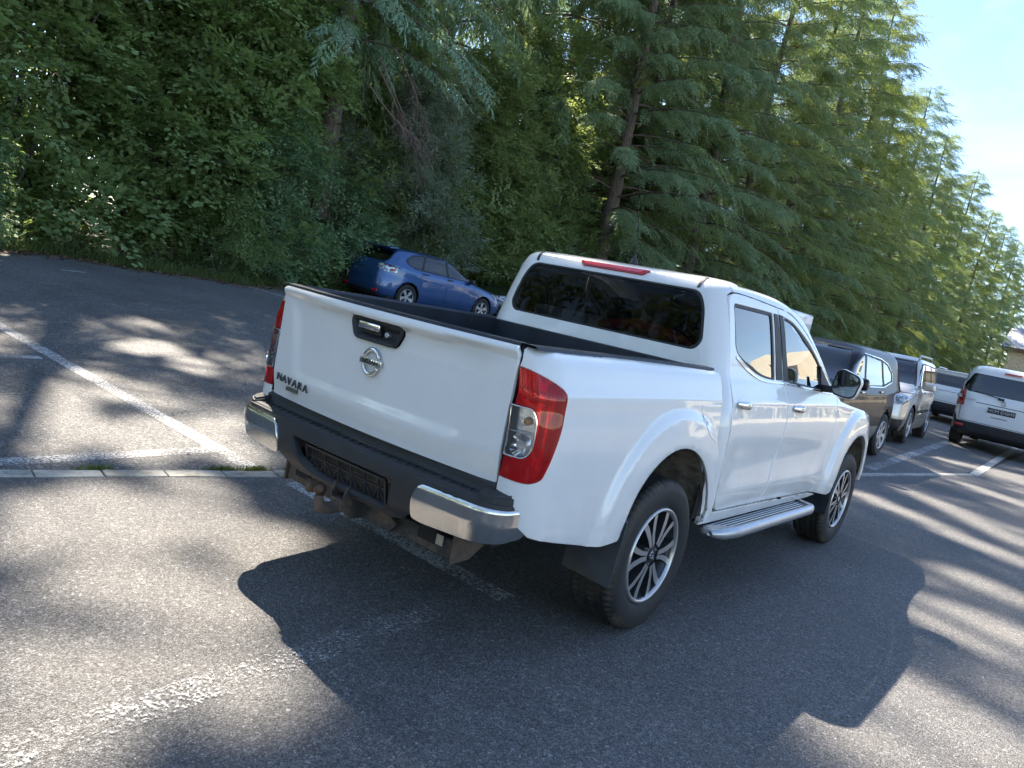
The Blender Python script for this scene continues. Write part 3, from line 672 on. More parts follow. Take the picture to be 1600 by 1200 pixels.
# deep wood behind the first rows: one dense mass nobody could count
r_ = np.random.default_rng(77); bl = []
for i in range(150):
    x = r_.uniform(-16, 150); bl.append((x, r_.uniform(20, 27), r_.uniform(.5, 9), r_.uniform(2.2, 3.6), 1.6, r_.uniform(1.4, 2.6)))
T_big = [spray_broad(20, 1.4, .34, .8, 91, .3), spray_broad(20, 1.4, .34, .8, 92, .3)]
(lV, lF), tw = broad_mesh(bl, T_big, 5200, 78, [], inner=.0)
me = crown(tw, 'deep_wood'); o = bpy.data.objects.new('deep_wood', me); COL.objects.link(o); o.material_slots[0].link = 'OBJECT'; o.material_slots[0].material = M_mid; tag(o, 'dark depth of the wood behind the front trees', kind='stuff')

def compact(V, F):
    u, inv = np.unique(F, return_inverse=True); return V[u], inv.reshape(F.shape)
# openings cut into the crowns to place sun patches on the ground and leaves
def carve(points, r):
    bpy.context.view_layer.update(); G = np.array([tuple(q) if len(q) == 3 else (q[0], q[1], gz(*q)) for q in points]); S_ = np.array(SUN)
    for o in [q for q in bpy.data.objects if q.type == 'MESH' and q.parent and q.name.split('.')[0] in ('crown', 'limbs')]:
        mw = np.array(o.matrix_world); A = mw[:3, :3]; t0 = mw[:3, 3]; me = o.data
        # nearest approach of the trunk axis to the rays decides quickly
        hor = G[:, :2] + np.outer(np.full(len(G), 1.0), S_[:2] / S_[2] * 14.0)
        n = len(me.vertices); V = np.empty(n * 3, np.float32); me.vertices.foreach_get('co', V); V = V.reshape(-1, 3) @ A.T.astype(np.float32) + t0.astype(np.float32)
        # shear every point down the sun direction onto z = 0: rays become points in the plane
        Q = V[:, :2] - V[:, 2:3] * (S_[:2] / S_[2]).astype(np.float32); g2 = (G[:, :2] - G[:, 2:3] * (S_[:2] / S_[2])).astype(np.float32)
        lo, hi = g2.min(0) - r, g2.max(0) + r; cand = np.where(((Q > lo) & (Q < hi)).all(1))[0]
        if len(cand) == 0: continue
        hit = np.zeros(n, bool); D = np.full(len(cand), 9., np.float32); qc = Q[cand]
        zc = V[cand, 2]
        for g_, z_ in zip(g2, G[:, 2]): D = np.minimum(D, np.where(zc > z_ + .35, np.hypot(qc[:, 0] - g_[0], (qc[:, 1] - g_[1]) * .85), 9.))
        hit[cand[D < r]] = True
        if not hit.any(): continue
        k = len(me.polygons[0].vertices); F = np.empty(len(me.loops), np.int32); me.loops.foreach_get('vertex_index', F); F = F.reshape(-1, k); keep = ~hit[F].all(1) if k == 4 else ~hit[F].any(1)
        if keep.all(): continue
        at = {}
        if 'var' in me.attributes: a = np.empty(len(F), np.float32); me.attributes['var'].data.foreach_get('value', a); at['var'] = a[keep]
        co = np.empty(n * 3, np.float32); me.vertices.foreach_get('co', co); mt = o.material_slots[0].material
        n2 = mesh_np(me.name, *compact(co.reshape(-1, 3), F[keep]), mt, smooth=not at, attrs=at); m2 = n2.data; bpy.data.objects.remove(n2); o.data = m2; o.material_slots[0].link = 'OBJECT'; o.material_slots[0].material = mt
carve([(0.58,5.41),(0.82,5.57),(0.39,5.28),(0.79,5.31),(0.8,4.79),(0.68,4.6),(-0.23,3.73),(-0.25,3.51),(-1.33,2.84),(-1.28,3.27),(-1.37,2.5),(-1.11,2.84),(-1.09,3.14),(-0.94,3.39),(-1.39,3.06),(-0.94,2.63),(-0.66,2.45),(-0.63,2.73),(-0.9,2.32),(-0.65,3.92),(-0.77,3.73),(-0.53,3.69),(-0.44,4.05),(-0.16,2.71),(-0.34,2.58),(-0.32,2.13),(-1.45,1.6),(-0.96,1.54),(-1.91,1.42),(-2.01,1.2),(-1.58,1.03),(-1.45,1.24),(-1.21,1.01),(-1.1,1.23),(-1.17,0.5),(-0.97,0.68),(-1.89,0.55),(-1.72,0.39),(-2.37,-0.0),(-2.15,-0.13),(-2.34,-0.24),(-1.75,-0.09),(-1.61,0.17),(-1.82,-0.4),(-2.5,-0.35),(2.52,-1.81),(2.48,-2.07),(2.44,-2.32),(2.16,-1.84),(2.09,-2.1),(2.02,-2.36),(3.63,-1.85),(3.56,-2.04),(3.5,-2.23),(0.79,-1.98),(0.7,-2.23),(0.6,-2.48),(0.6,-1.99),(0.51,-2.2),(0.42,-2.4),(6.05,-0.45),(5.86,-0.82),(5.67,-1.19),(0.04,-2.03),(0.03,-2.08),(0.02,-2.14),(5.33,-1.54),(5.19,-1.82),(5.05,-2.1),(7.51,-0.71),(7.28,-0.92),(7.05,-1.14),(6.82,-1.36),(6.58,-1.57),(6.35,-1.79),(6.12,-2.01),(9.94,-1.03),(9.75,-1.26),(9.55,-1.5),(9.35,-1.73),(12.69,-0.24),(12.9,-0.46),(13.1,-0.69),(13.31,-0.91),(13.51,-1.14),(13.72,-1.36)], .19)
carve([(1.66, 13.2, 2.02), (1.87, 13.2, 0.68), (18.44, 14.0, 7.85), (19.28, 14.0, 7.23), (20.25, 14.0, 6.36), (19.78, 14.0, 9.14), (25.14, 14.0, 11.66), (24.23, 14.0, 12.32), (17.81, 14.0, 8.5), (9.07, 14.0, 7.02), (11.95, 14.0, 8.29)], .34)
# ------------------------------------------------------------------ shared vehicle materials
def carpaint(name, col, rough=.32, metal=0, coat=1, dirt=.12, flake=0, spec=.5):
    b = NB(name); p = b.geo(); o = b.obj(); sx = b.n('ShaderNodeSeparateXYZ'); b.set(sx.inputs[0], o)
    n = b.noise(o, 3.2, 6, .62); low = b.ramp(sx.outputs['Z'], [(.42, 1), (.85, .12)])
    d = b.math('MULTIPLY', b.ramp(n, [(.38, 0), (.72, 1)]), b.math('MULTIPLY', low, dirt * 2.2))
    sp_ = b.ramp(b.noise(o, 160, 2, .5), [(.66, 0), (.72, .35)]); d = b.math('ADD', d, b.math('MULTIPLY', sp_, b.math('MULTIPLY', low, dirt)))
    c = b.mix(d, col, (.23, .19, .14)); c = b.mix(b.math('MULTIPLY', b.noise(o, 1.1, 3), .06), c, tuple(v * .85 for v in col))
    r = b.math('ADD', b.math('MULTIPLY', d, .5), rough)
    b.bsdf(c, r, metal, Coat_Weight=coat, Coat_Roughness=b.math('ADD', .025, b.math('MULTIPLY', d, .35)), Specular_IOR_Level=spec, Coat_Normal=b.bump(b.noise(o, 5, 3, .5), .12, .012)); return b.m
def glassmat(name, tint, refl=1.0, rough=.0):
    b = NB(name); t = b.n('ShaderNodeBsdfTransparent'); b.set(t.inputs[0], tint); g = b.n('ShaderNodeBsdfGlossy'); b.set(g.inputs[0], (1, 1, 1)); b.set(g.inputs['Roughness'], .012 + rough)
    fr = b.n('ShaderNodeFresnel', i_IOR=1.52); ms = b.n('ShaderNodeMixShader'); b.set(ms.inputs[0], b.math('MULTIPLY', fr.outputs[0], 1.35 * refl, 0)); b.t.links.new(t.outputs[0], ms.inputs[1]); b.t.links.new(g.outputs[0], ms.inputs[2])
    d = b.n('ShaderNodeBsdfDiffuse'); b.set(d.inputs[0], (.3, .28, .24)); m2 = b.n('ShaderNodeMixShader'); b.set(m2.inputs[0], b.ramp(b.noise(b.obj(), 4, 5, .6), [(.45, .0), (.8, .035)])); b.t.links.new(ms.outputs[0], m2.inputs[1]); b.t.links.new(d.outputs[0], m2.inputs[2])
    b.surf(m2.outputs[0]); return b.m
M_white = carpaint('white_paint', (.84, .83, .81), .28, dirt=.2)
M_black = simple('black_plastic', (.022, .023, .026), .55, var=.25, bump=.25, bs=500)
M_liner = simple('bed_liner', (.018, .024, .034), .5, var=.35, scale=4, bump=.5, bs=260)
M_rubber = simple('rubber_seal', (.012, .012, .013), .5)
M_dark = simple('underbody_black', (.012, .012, .012), .85, var=.4)
M_chrome = simple('chrome', (.80, .80, .80), .055, 1, var=.03)
M_chromed = simple('dull_chrome', (.70, .69, .66), .17, 1, var=.12, scale=5)
M_silver = simple('silver_step', (.50, .52, .55), .34, .75, var=.08)
M_alu = simple('machined_alloy', (.58, .57, .56), .3, .8, var=.05)
M_alud = simple('dark_alloy', (.055, .06, .07), .38, .6, var=.15)
M_disc = simple('brake_steel', (.30, .26, .24), .45, .8, var=.3)
M_rust = (lambda b: (b.bsdf(b.mix(b.ramp(b.noise(b.obj(), 14, 7, .7), [(.35, 0), (.6, 1)]), (.07, .058, .05), (.15, .105, .075)), .8, .15, Normal=b.bump(b.noise(b.obj(), 60, 5), .6, .003)), b.m)[1])(NB('rusty_steel'))
M_rustb = (lambda b: (b.bsdf(b.mix(b.ramp(b.noise(b.obj(), 9, 7, .7), [(.4, 0), (.65, 1)]), (.03, .03, .032), (.13, .095, .07)), .7, .1, Normal=b.bump(b.noise(b.obj(), 60, 5), .4, .003)), b.m)[1])(NB('dusty_black_steel'))
M_gl_rear = glassmat('privacy_glass', (.20, .21, .22), .16); M_gl_side = glassmat('side_glass', (.24, .29, .31), 1.45); M_gl = glassmat('clear_glass', (.62, .70, .68), 1.3)
M_seat = simple('seat_fabric', (.022, .022, .024), .9); M_int = simple('interior_trim', (.035, .035, .037), .7); M_head = simple('headliner', (.12, .12, .115), .9)
def tyremat():
    b = NB('tyre_rubber'); o = b.obj(); n = b.noise(o, 7, 6, .65); sx = b.n('ShaderNodeSeparateXYZ'); b.set(sx.inputs[0], o)
    l = b.math('SQRT', b.math('ADD', b.math('MULTIPLY', sx.outputs[0], sx.outputs[0]), b.math('MULTIPLY', sx.outputs[2], sx.outputs[2])))
    m = b.math('MULTIPLY', b.ramp(l, [(.33, 0), (.362, 1), (.371, .25)]), b.ramp(n, [(.38, 0), (.6, .75)]))
    b.bsdf(b.mix(m, (.016, .016, .017), (.115, .09, .06)), b.ramp(n, [(.3, .55), (.7, .8)]), 0, Normal=b.bump(b.noise(o, 120, 3), .25, .002)); return b.m
M_tyre = tyremat()
M_mud = (lambda b: (b.bsdf(b.mix(b.ramp(b.noise(b.obj(), 8, 8, .75), [(.4, 0), (.58, 1)]), (.10, .09, .075), (.27, .235, .185)), .95, 0, Normal=b.bump(b.noise(b.obj(), 30, 5), .6, .01)), b.m)[1])(NB('muddy_liner'))
# red lens: tinted clear shell over a ribbed reflector
def lensmat(name, tint, amt=.9):
    b = NB(name); t = b.n('ShaderNodeBsdfTransparent'); b.set(t.inputs[0], tint); g = b.n('ShaderNodeBsdfGlossy', i_Roughness=.03); fr = b.n('ShaderNodeFresnel', i_IOR=1.5)
    d = b.n('ShaderNodeBsdfDiffuse'); b.set(d.inputs[0], tuple(v * .85 for v in tint)); m1 = b.n('ShaderNodeMixShader'); b.set(m1.inputs[0], 1 - amt); b.t.links.new(t.outputs[0], m1.inputs[1]); b.t.links.new(d.outputs[0], m1.inputs[2])
    ms = b.n('ShaderNodeMixShader'); b.set(ms.inputs[0], fr.outputs[0]); b.t.links.new(m1.outputs[0], ms.inputs[1]); b.t.links.new(g.outputs[0], ms.inputs[2]); b.surf(ms.outputs[0]); return b.m
M_lred = lensmat('red_lens', (.95, .022, .026), .66); M_lclear = lensmat('clear_lens', (.93, .94, .95), .93); M_lred2 = simple('red_lens_solid', (.50, .008, .012), .12, Coat_Weight=1.0)
def reflmat(name, col, sc):
    b = NB(name); o = b.obj(); mp_ = b.n('ShaderNodeMapping'); mp_.inputs['Scale'].default_value = sc; b.set(mp_.inputs[0], o); w = b.n('ShaderNodeTexWave', i_Scale=1.0, i_Distortion=.6); b.set(w.inputs[0], mp_.outputs[0])
    b.bsdf(col, .2, .85, Normal=b.bump(w.outputs[0], .6, .006)); return b.m
M_refl = reflmat('lamp_reflector', (.80, .78, .78), (9, 9, 26)); M_amber = simple('amber_bulb', (.75, .28, .03), .2)
M_text = simple('dark_print', (.03, .03, .03), .4)

# ------------------------------------------------------------------ the white pickup
truck = tag(empty('pickup_truck', (0, 0, 0)), 'white double-cab pickup truck with chrome badges, filling the middle of the photo', 'pickup truck')
def gauss(x, m, s): return math.exp(-((x - m) / s) ** 2)
YB = [(.40, .872), (.50, .893), (.60, .902), (.75, .899), (.88, .897), (.98, .894), (1.06, .886), (1.14, .866), (1.22, .838), (1.27, .815), (1.40, .787), (1.55, .752), (1.68, .716), (1.76, .690)]
YBED = [(.40, .872), (.50, .893), (.60, .898), (.75, .894), (.88, .892), (1.0, .886), (1.08, .876), (1.16, .862), (1.22, .847), (1.26, .832), (1.285, .812), (1.296, .792), (1.30, .775)]
def flare(x, z, cx, depth=.031):
    r = math.hypot(x - cx, max(z - .45, (z - .45) * .35)); return depth * (1 - .78 * sstep(.60, .668, r) - .22 * sstep(.50, .62, r)) - .010 * (1 - sstep(.44, .475, r))
def sideY(x, z):
    if x < .465:
        y = interp(z, YBED)
        y += flare(x, z, .02) * sstep(1.30, 1.05, z)
        y += .006 * gauss(z, 1.135, .035)
    else:
        y = interp(z, YB)
        y += .005 * gauss(z, 1.135, .03) * sstep(2.9, 2.4, x) - .012 * gauss(z, .80, .11) * sstep(.55, .8, x) * sstep(2.5, 2.2, x) + .006 * gauss(z, .64, .05) * sstep(.6, .8, x) * sstep(2.4, 2.2, x)
        y += flare(x, z, 3.15, .042) if z < 1.2 else 0
    y -= .10 * max(0, (x - 3.1) / .8) ** 2.2
    return y
def side(x, z): return (x, -sideY(x, z), z)
RC, XC = .14, -.985
def bedmap(t, z):
    if t >= XC: return (t, -sideY(t, z), z)
    s = XC - t; Y0 = sideY(XC, z)
    if s < RC * math.pi / 2:
        a = s / RC; return (XC - RC * math.sin(a), -(Y0 - RC + RC * math.cos(a)), z)
    return (XC - RC, -(Y0 - RC - (s - RC * math.pi / 2)), z)
def t_end(z, y=.737): return XC - RC * math.pi / 2 - (sideY(XC, z) - RC - y)
def arc_pts(cx, cz, r, a0, a1, n=22): return [(cx + r * math.cos(a0 + (a1 - a0) * i / n), cz + r * math.sin(a0 + (a1 - a0) * i / n)) for i in range(n + 1)]
lamp_out = [(-1.14, 1.217), (-1.08, 1.200), (-1.02, 1.176), (-.990, 1.158), (-.980, 1.135), (-.986, 1.05), (-1.008, .95), (-1.040, .845), (-1.060, .818), (-1.10, .803), (-1.15, .803)]
lamp_poly = [(t_end(1.2), 1.222)] + spline(lamp_out, 4) + [(t_end(.8), .806)]
arch_r = arc_pts(.02, .47, .447, math.radians(172), math.radians(2)); arch_r = [(-.45, .52)] + arch_r + [(.455, .50)]
for mir in (False, True):
    lab = None
    outl = [(t_end(z), z) for z in (.70, .80)] + [(t_end(.8), .806)] + spline(lamp_out[::-1], 4)[0:] + [(t_end(1.2), 1.222), (t_end(1.23), 1.24), (t_end(1.26), 1.27), (t_end(1.28), 1.288), (-1.12, 1.297), (-.9, 1.299), (-.2, 1.296), (.30, 1.290), (.42, 1.288), (.456, 1.284), (.456, .50)] + arch_r[::-1] + [(-.56, .510), (-.64, .512), (-.68, .522), (-.9, .565), (-1.06, .60), (-1.15, .66)]
    panel('bed_side', outl, bedmap, M_white, truck, step=.022, flange=.014, roll=.004, mirror=mir)
    # lamp: body, lens pieces, chrome framed clear unit
    lp = panel('tail_lamp', lamp_poly, bedmap, M_refl, truck, step=.02, off=-.030, flange=0, mirror=mir)
    clearp = rpoly([(t_end(1.0) + .004, 1.082), (-1.118, 1.082), (-1.100, 1.045), (-1.103, .93), (-1.128, .890), (t_end(.9) + .004, .890)], [.004, .03, .03, .03, .03, .004])
    panel('red_lens', lamp_poly, bedmap, M_lred, lp, holes=[clearp], step=.015, off=.004, flange=.02, roll=.004, mirror=mir)
    panel('clear_lens', clearp, bedmap, M_lclear, lp, step=.015, off=.007, flange=.006, roll=.003, mirror=mir)
    inn = [tuple(np.array((-1.16, .986)) + (np.array(q) - np.array((-1.16, .986))) * np.array((.88, .94))) for q in clearp]
    panel('chrome_frame', clearp, bedmap, M_chrome, lp, holes=[inn], step=.015, off=.009, flange=.006, roll=.002, mirror=mir)
    panel('lamp_divider', [(t_end(1.0) + .01, .990), (-1.108, .990), (-1.108, .984), (t_end(1.0) + .01, .984)], bedmap, M_chrome, lp, step=.02, off=.006, flange=.006, roll=.001, mirror=mir)
    bm = bmesh.new(); sy = 1 if mir else -1
    bmesh.ops.create_uvsphere(bm, u_segments=14, v_segments=8, radius=.016, matrix=Matrix.Translation((-1.098, sy * .80, 1.03)))
    bm_obj('indicator_bulb', bm, M_amber, lp, smooth=True)
    bm = bmesh.new(); add_lathe(bm, [(.004, .03), (.028, .008), (.04, -.01)], 20, 'x', (-1.105, sy * .79, .935)); bm_obj('reverse_reflector', bm, M_chrome, lp, smooth=True)
    panel('lower_lens', [(t_end(.85) + .006, .876), (-1.12, .876), (-1.075, .858), (-1.072, .83), (-1.095, .818), (t_end(.82) + .006, .818)], bedmap, M_lred2, lp, step=.02, off=-.008, flange=.005, mirror=mir)
    for zz in (1.155, 1.12):
        panel('lens_rib', [(t_end(1.1) + .02, zz), (-1.01, zz - .012), (-1.005, zz - .018), (t_end(1.1) + .02, zz - .006)], bedmap, M_lred2, lp, step=.03, off=-.006, flange=.008, mirror=mir)
    for tt in (-1.115, -1.06, -1.02):
        panel('lens_rib', [(tt, 1.18), (tt + .006, 1.18), (tt - .014, .90), (tt - .02, .90)] if tt > -1.1 else [(tt, 1.19), (tt + .006, 1.19), (tt + .006, 1.095), (tt, 1.095)], bedmap, M_lred2, lp, step=.03, off=-.010, flange=.010, mirror=mir)
    panel('lamp_seal', [(t_end(1.0, .731), 1.24), (t_end(1.0, .737), 1.24), (t_end(.8, .737), .78), (t_end(.8, .731), .78)], bedmap, M_rubber, truck, step=.04, off=-.006, flange=.02, mirror=mir)
    # quarter of the cab between bed gap and door
    # doors
    b_line = [(1.335, 1.702), (1.38, 1.55), (1.43, 1.27), (1.462, 1.12), (1.458, 1.0), (1.412, .81), (1.345, .65), (1.275, .532)]
    bl_f = spline(b_line, 4)
    rdoor = [(.60, 1.22), (.60, .60)] + rpoly([(.60, .60), (.63, .540), (.70, .538)], [0, .03, 0]) + [(1.265, .531)] + [(x - .0055, z) for x, z in bl_f[::-1]] + spline([(1.33, 1.702), (.95, 1.714), (.70, 1.712), (.61, 1.690), (.590, 1.64), (.592, 1.50), (.60, 1.22)], 4)[:-1]
    rwin = rpoly([(.652, 1.657), (1.245, 1.662), (1.298, 1.272), (1.12, 1.278), (.96, 1.302), (.80, 1.352), (.672, 1.410)], [.03, .02, .015, .08, .08, .06, .05])
    rd = panel('rear_door', rdoor, side, M_white, truck, holes=[rwin], step=.028, flange=.02, mirror=mir)
    fdoor = [(x + .0055, z) for x, z in bl_f] + [(2.28, .512)] + spline([(2.34, .53), (2.405, .66), (2.455, .85), (2.505, 1.02), (2.545, 1.18), (2.545, 1.205)], 4) + spline([(2.545, 1.205), (2.30, 1.365), (2.09, 1.487), (1.85, 1.602), (1.63, 1.675), (1.45, 1.698), (1.341, 1.702)], 4)[1:-1]
    fwin = rpoly([(1.445, 1.660), (1.62, 1.640), (1.80, 1.585), (1.98, 1.515), (2.17, 1.412), (2.33, 1.305), (2.335, 1.232), (1.55, 1.262), (1.495, 1.30)], [.02, .05, .08, .08, .08, .03, .015, .02, .02])
    fd = panel('front_door', fdoor, side, M_white, truck, holes=[fwin], step=.028, flange=.02, mirror=mir)
    def inset(poly, d):
        c = np.mean(np.array(poly), 0); return [tuple(c + (np.array(q) - c) * (1 - d / max(.05, np.linalg.norm(np.array(q) - c)))) for q in poly]
    for dr, wn_, gm, split in ((rd, rwin, M_gl_side, 1.215), (fd, fwin, M_gl, None)):
        gl = panel('window_glass', wn_, side, gm, dr, step=.06, off=-.012, flange=0, mirror=mir)
        fr = panel('window_seal', [tuple(np.mean(np.array(wn_), 0) + (np.array(q) - np.mean(np.array(wn_), 0)) * 1.006) for q in wn_], side, M_rubber, dr, holes=[inset(wn_, .026)], step=.03, off=-.006, flange=.006, roll=.003, mirror=mir)
    # black pillar trims and chrome belt strip
    panel('pillar_trim', [(1.262, 1.662), (1.328, 1.662), (1.372, 1.53), (1.424, 1.275), (1.315, 1.272), (1.285, 1.45)], side, M_black, rd, step=.04, off=.003, flange=.006, roll=.002, mirror=mir)
    panel('pillar_trim', [(1.354, 1.664), (1.428, 1.662), (1.46, 1.50), (1.535, 1.265), (1.442, 1.268), (1.395, 1.50)], side, M_black, fd, step=.04, off=.003, flange=.006, roll=.002, mirror=mir)
    panel('mirror_triangle', [(2.19, 1.395), (2.35, 1.300), (2.42, 1.262), (2.42, 1.225), (2.215, 1.236)], side, M_black, fd, step=.04, off=.004, flange=.008, roll=.002, mirror=mir)
    for dr, cl in ((rd, [(.68, 1.378), (.80, 1.332), (.96, 1.288), (1.12, 1.266), (1.428, 1.262)]), (fd, [(1.448, 1.260), (1.9, 1.243), (2.42, 1.219)])):
        c2 = spline(cl, 5); up = [(x, z) for x, z in c2]; dn = [(x + (.004 if i < 2 else 0), z - .013) for i, (x, z) in enumerate(c2)]
        panel('belt_moulding', up + dn[::-1], side, M_chrome, dr, step=.03, off=.006, flange=.006, roll=.003, mirror=mir)
    # door handles in round dishes
    for dr, hx, hz in ((rd, .625, 1.118), (fd, 1.535, 1.100)):
        sy = 1 if mir else -1
        Hh = empty('x'); bpy.data.objects.remove(Hh)
        ring = [(hx + .115 + .085 * math.cos(a), hz + .055 * math.sin(a) - .002) for a in np.linspace(0, 2 * math.pi, 28, endpoint=False)]
        dish = lambda x, z, hx=hx, hz=hz: (x, -(sideY(x, z) - .022 * max(0, 1 - ((x - hx - .115) / .088) ** 2 - ((z - hz + .002) / .058) ** 2)), z)
        bm = bmesh.new(); n = 9; pts = []
        for i in range(n):
            q = i / (n - 1); x = hx + .02 + .20 * q; y = sideY(x, hz) + .008 + .022 * math.sin(math.pi * min(1, max(0, (q * 1.1 - .05)))) ; pts.append((x, sy * y, hz + .012 - .006 * q))
        for i in range(n - 1): pass
        rings = []
        for i, pnt in enumerate(pts):
            q = i / (n - 1); w_ = .016 + .006 * math.sin(math.pi * q); t_ = .006 + .004 * math.sin(math.pi * q); x, y, z = pnt
            rings.append([bm.verts.new((x, y + sy * t_ * math.sin(a), z + w_ * math.cos(a))) for a in np.linspace(0, 2 * math.pi, 12, endpoint=False)])
        for i in range(n - 1):
            for k in range(12): bm.faces.new((rings[i][k], rings[i][(k + 1) % 12], rings[i + 1][(k + 1) % 12], rings[i + 1][k]))
        bm.faces.new(rings[0]); bm.faces.new(rings[-1]); bmesh.ops.recalc_face_normals(bm, faces=bm.faces)
        bm_obj('door_handle', bm, M_chrome, dr, smooth=True)
        panel('handle_dish', ring, lambda x, z: (x, -(sideY(x, z) + .0015), z), M_white, dr, step=.02, flange=.002, roll=.0015, mirror=mir)
        panel('handle_back_plate', [(hx + .03, hz + .020), (hx + .20, hz + .014), (hx + .20, hz - .012), (hx + .03, hz - .008)], lambda x, z: (x, -(sideY(x, z) + .0035), z), simple('handle_recess', (.3, .3, .31), .4) if False else M_white, dr, step=.03, flange=.001, roll=.001, mirror=mir)  # thin plate behind the handle, in the body white
    # front wing, sill
    arch_f = arc_pts(3.15, .47, .44, math.radians(178), math.radians(4))
    wing = [(2.29, .508)] + spline([(2.35, .53), (2.412, .66), (2.462, .85), (2.512, 1.02), (2.552, 1.18), (2.558, 1.20)], 4) + [(2.64, 1.165), (2.9, 1.135), (3.3, 1.10), (3.6, 1.05), (3.78, .98), (3.86, .86), (3.87, .55), (3.62, .50)] + arch_f[::-1] + [(2.69, .485), (2.60, .470), (2.50, .480)]
    panel('front_wing', wing, side, M_white, truck, step=.028, flange=.014, mirror=mir)
    panel('sill', [(.478, .530), (.60, .527), (1.3, .519), (2.28, .499), (2.48, .470), (2.3, .460), (.62, .465), (.48, .47)], side, M_white, truck, step=.04, off=-.004, flange=.02, mirror=mir)
    # fuel flap (right side only) / bed seam
    if not mir:
        panel('fuel_flap', rpoly([(.20, 1.125), (.44, 1.125), (.445, .93), (.40, .93), (.27, .98)], [.03, .02, .01, .04, .06]), side, M_white, truck, step=.02, off=.0025, flange=.003, roll=.0025)
# dark strip standing in for the shade inside the gap between bed and cab
for sy in (-1, 1):
    bm = bmesh.new(); V = [(.475, sy * (interp(z, YB) - .03), z) for z in np.linspace(.5, 1.27, 12)]; A = [bm.verts.new(v) for v in V]; B = [bm.verts.new((v[0] - .06, v[1], v[2])) for v in V]
    for i in range(11): bm.faces.new((A[i], A[i + 1], B[i + 1], B[i]))
    bm_obj('gap_shade_strip', bm, M_dark, truck)
# cab shell: rear face, corners, rear quarters
CV = [(.40, .468), (1.15, .468), (1.28, .472), (1.37, .482), (1.55, .505), (1.68, .527), (1.72, .540), (1.755, .562), (1.785, .595), (1.815, .640)]
ZV = [(.40, .40), (1.70, 1.70), (1.72, 1.7195), (1.755, 1.747), (1.785, 1.763), (1.815, 1.772)]
YV = [(1.68, .716), (1.72, .703), (1.755, .685), (1.785, .663), (1.815, .635)]
def cabmap(t, v, R=.12):
    z = interp(v, ZV); xr = interp(v, CV); Y0 = interp(v, YB) if v < 1.68 else interp(v, YV); s = 1 if t > 0 else -1; t = abs(t); y1 = Y0 - R; q = R * math.pi / 2
    bow = .012
    if t <= y1: return (xr - bow * (1 - (t / y1) ** 2), -s * t, z)
    if t <= y1 + q:
        a = (t - y1) / R; return (xr + R * (1 - math.cos(a)), -s * (y1 + R * math.sin(a)), z)
    x = xr + R + (t - y1 - q); return (x, -s * (Y0 + (sideY(x, v) - interp(v, YB) if v < 1.1 else 0)), z)
def t_at(v, x, R=.12):
    xr = interp(v, CV); Y0 = interp(v, YB) if v < 1.68 else interp(v, YV); y1 = Y0 - R
    if x >= xr + R: return y1 + R * math.pi / 2 + (x - xr - R)
    return y1 + R * math.acos(max(-1, 1 - (x - xr) / R))
rs = [(t_at(v, .594), v) for v in (.50, .8, 1.1, 1.25, 1.35, 1.5, 1.62)] + [(t_at(1.66, .588), 1.66), (t_at(1.695, .60), 1.695), (t_at(1.716, .64), 1.716), (t_at(1.722, .76), 1.722), (t_at(1.755, .76), 1.755), (t_at(1.785, .76), 1.785), (t_at(1.815, .76), 1.815)]
out = rs + [(-a, v) for a, v in rs[::-1]]
rw = rpoly([(-.575, 1.688), (.575, 1.688), (.628, 1.60), (.668, 1.42), (.632, 1.366), (-.632, 1.366), (-.668, 1.42), (-.628, 1.60)], [.05, .05, .10, .05, .06, .06, .05, .10], 6)
panel('cab_shell', out, cabmap, M_white, truck, holes=[rw], step=.032, flange=.014)
gl = panel('rear_glass', [(x * .998, z) for x, z in rw], cabmap, M_gl_rear, truck, step=.05, off=-.008, flange=0)
panel('window_seal', [(x * 1.004, 1.527 + (z - 1.527) * 1.01) for x, z in rw], cabmap, M_rubber, gl, holes=[[(x * .975, 1.527 + (z - 1.527) * .93) for x, z in rw]], step=.03, off=-.002, flange=.006, roll=.003)
st = panel('stop_lamp', rpoly([(-.245, 1.750), (.245, 1.750), (.205, 1.714), (-.205, 1.714)], [.012, .012, .008, .008]), cabmap, M_lred2, truck, step=.02, off=.010, flange=.012, roll=.004)
panel('lamp_window', [(-.215, 1.744), (.215, 1.744), (.192, 1.722), (-.192, 1.722)], cabmap, simple('red_lens_light', (.75, .05, .07), .1, Coat_Weight=1.0), st, step=.02, off=.013, flange=.002, roll=.001)
for s in (-1, 1): panel('roof_ditch_strip', [(s * .555 - .009, 1.70), (s * .555 + .009, 1.70), (s * .565 + .009, 1.785), (s * .565 - .009, 1.785)], cabmap, M_black, truck, step=.02, off=.003, flange=.003, roll=.001)
# roof, cant rails, windscreen, bonnet
ZR = [(.60, 1.762), (.66, 1.775), (.85, 1.787), (1.1, 1.792), (1.4, 1.785), (1.65, 1.762), (1.86, 1.724)]
def roofmap(x, y): return (x, -y, interp(x, ZR) - .026 * (abs(y) / .62) ** 2.2 + .004 * gauss(abs(y), .25, .05))
panel('roof', [(.615, -.60), (1.86, -.585), (1.88, -.3), (1.89, 0), (1.88, .3), (1.86, .585), (.615, .60)], roofmap, M_white, truck, step=.06, flange=.01, flip=True)
D0 = spline([(.64, 1.718), (.95, 1.716), (1.33, 1.705), (1.45, 1.701), (1.63, 1.678), (1.85, 1.605), (2.09, 1.490), (2.30, 1.368), (2.60, 1.190)], 6)
E0 = spline([(.64, .60, 1.752), (.95, .60, 1.764), (1.30, .597, 1.764), (1.50, .595, 1.755), (1.68, .59, 1.735), (1.90, .592, 1.690), (2.20, .625, 1.530), (2.48, .66, 1.372), (2.80, .70, 1.165)], 6)
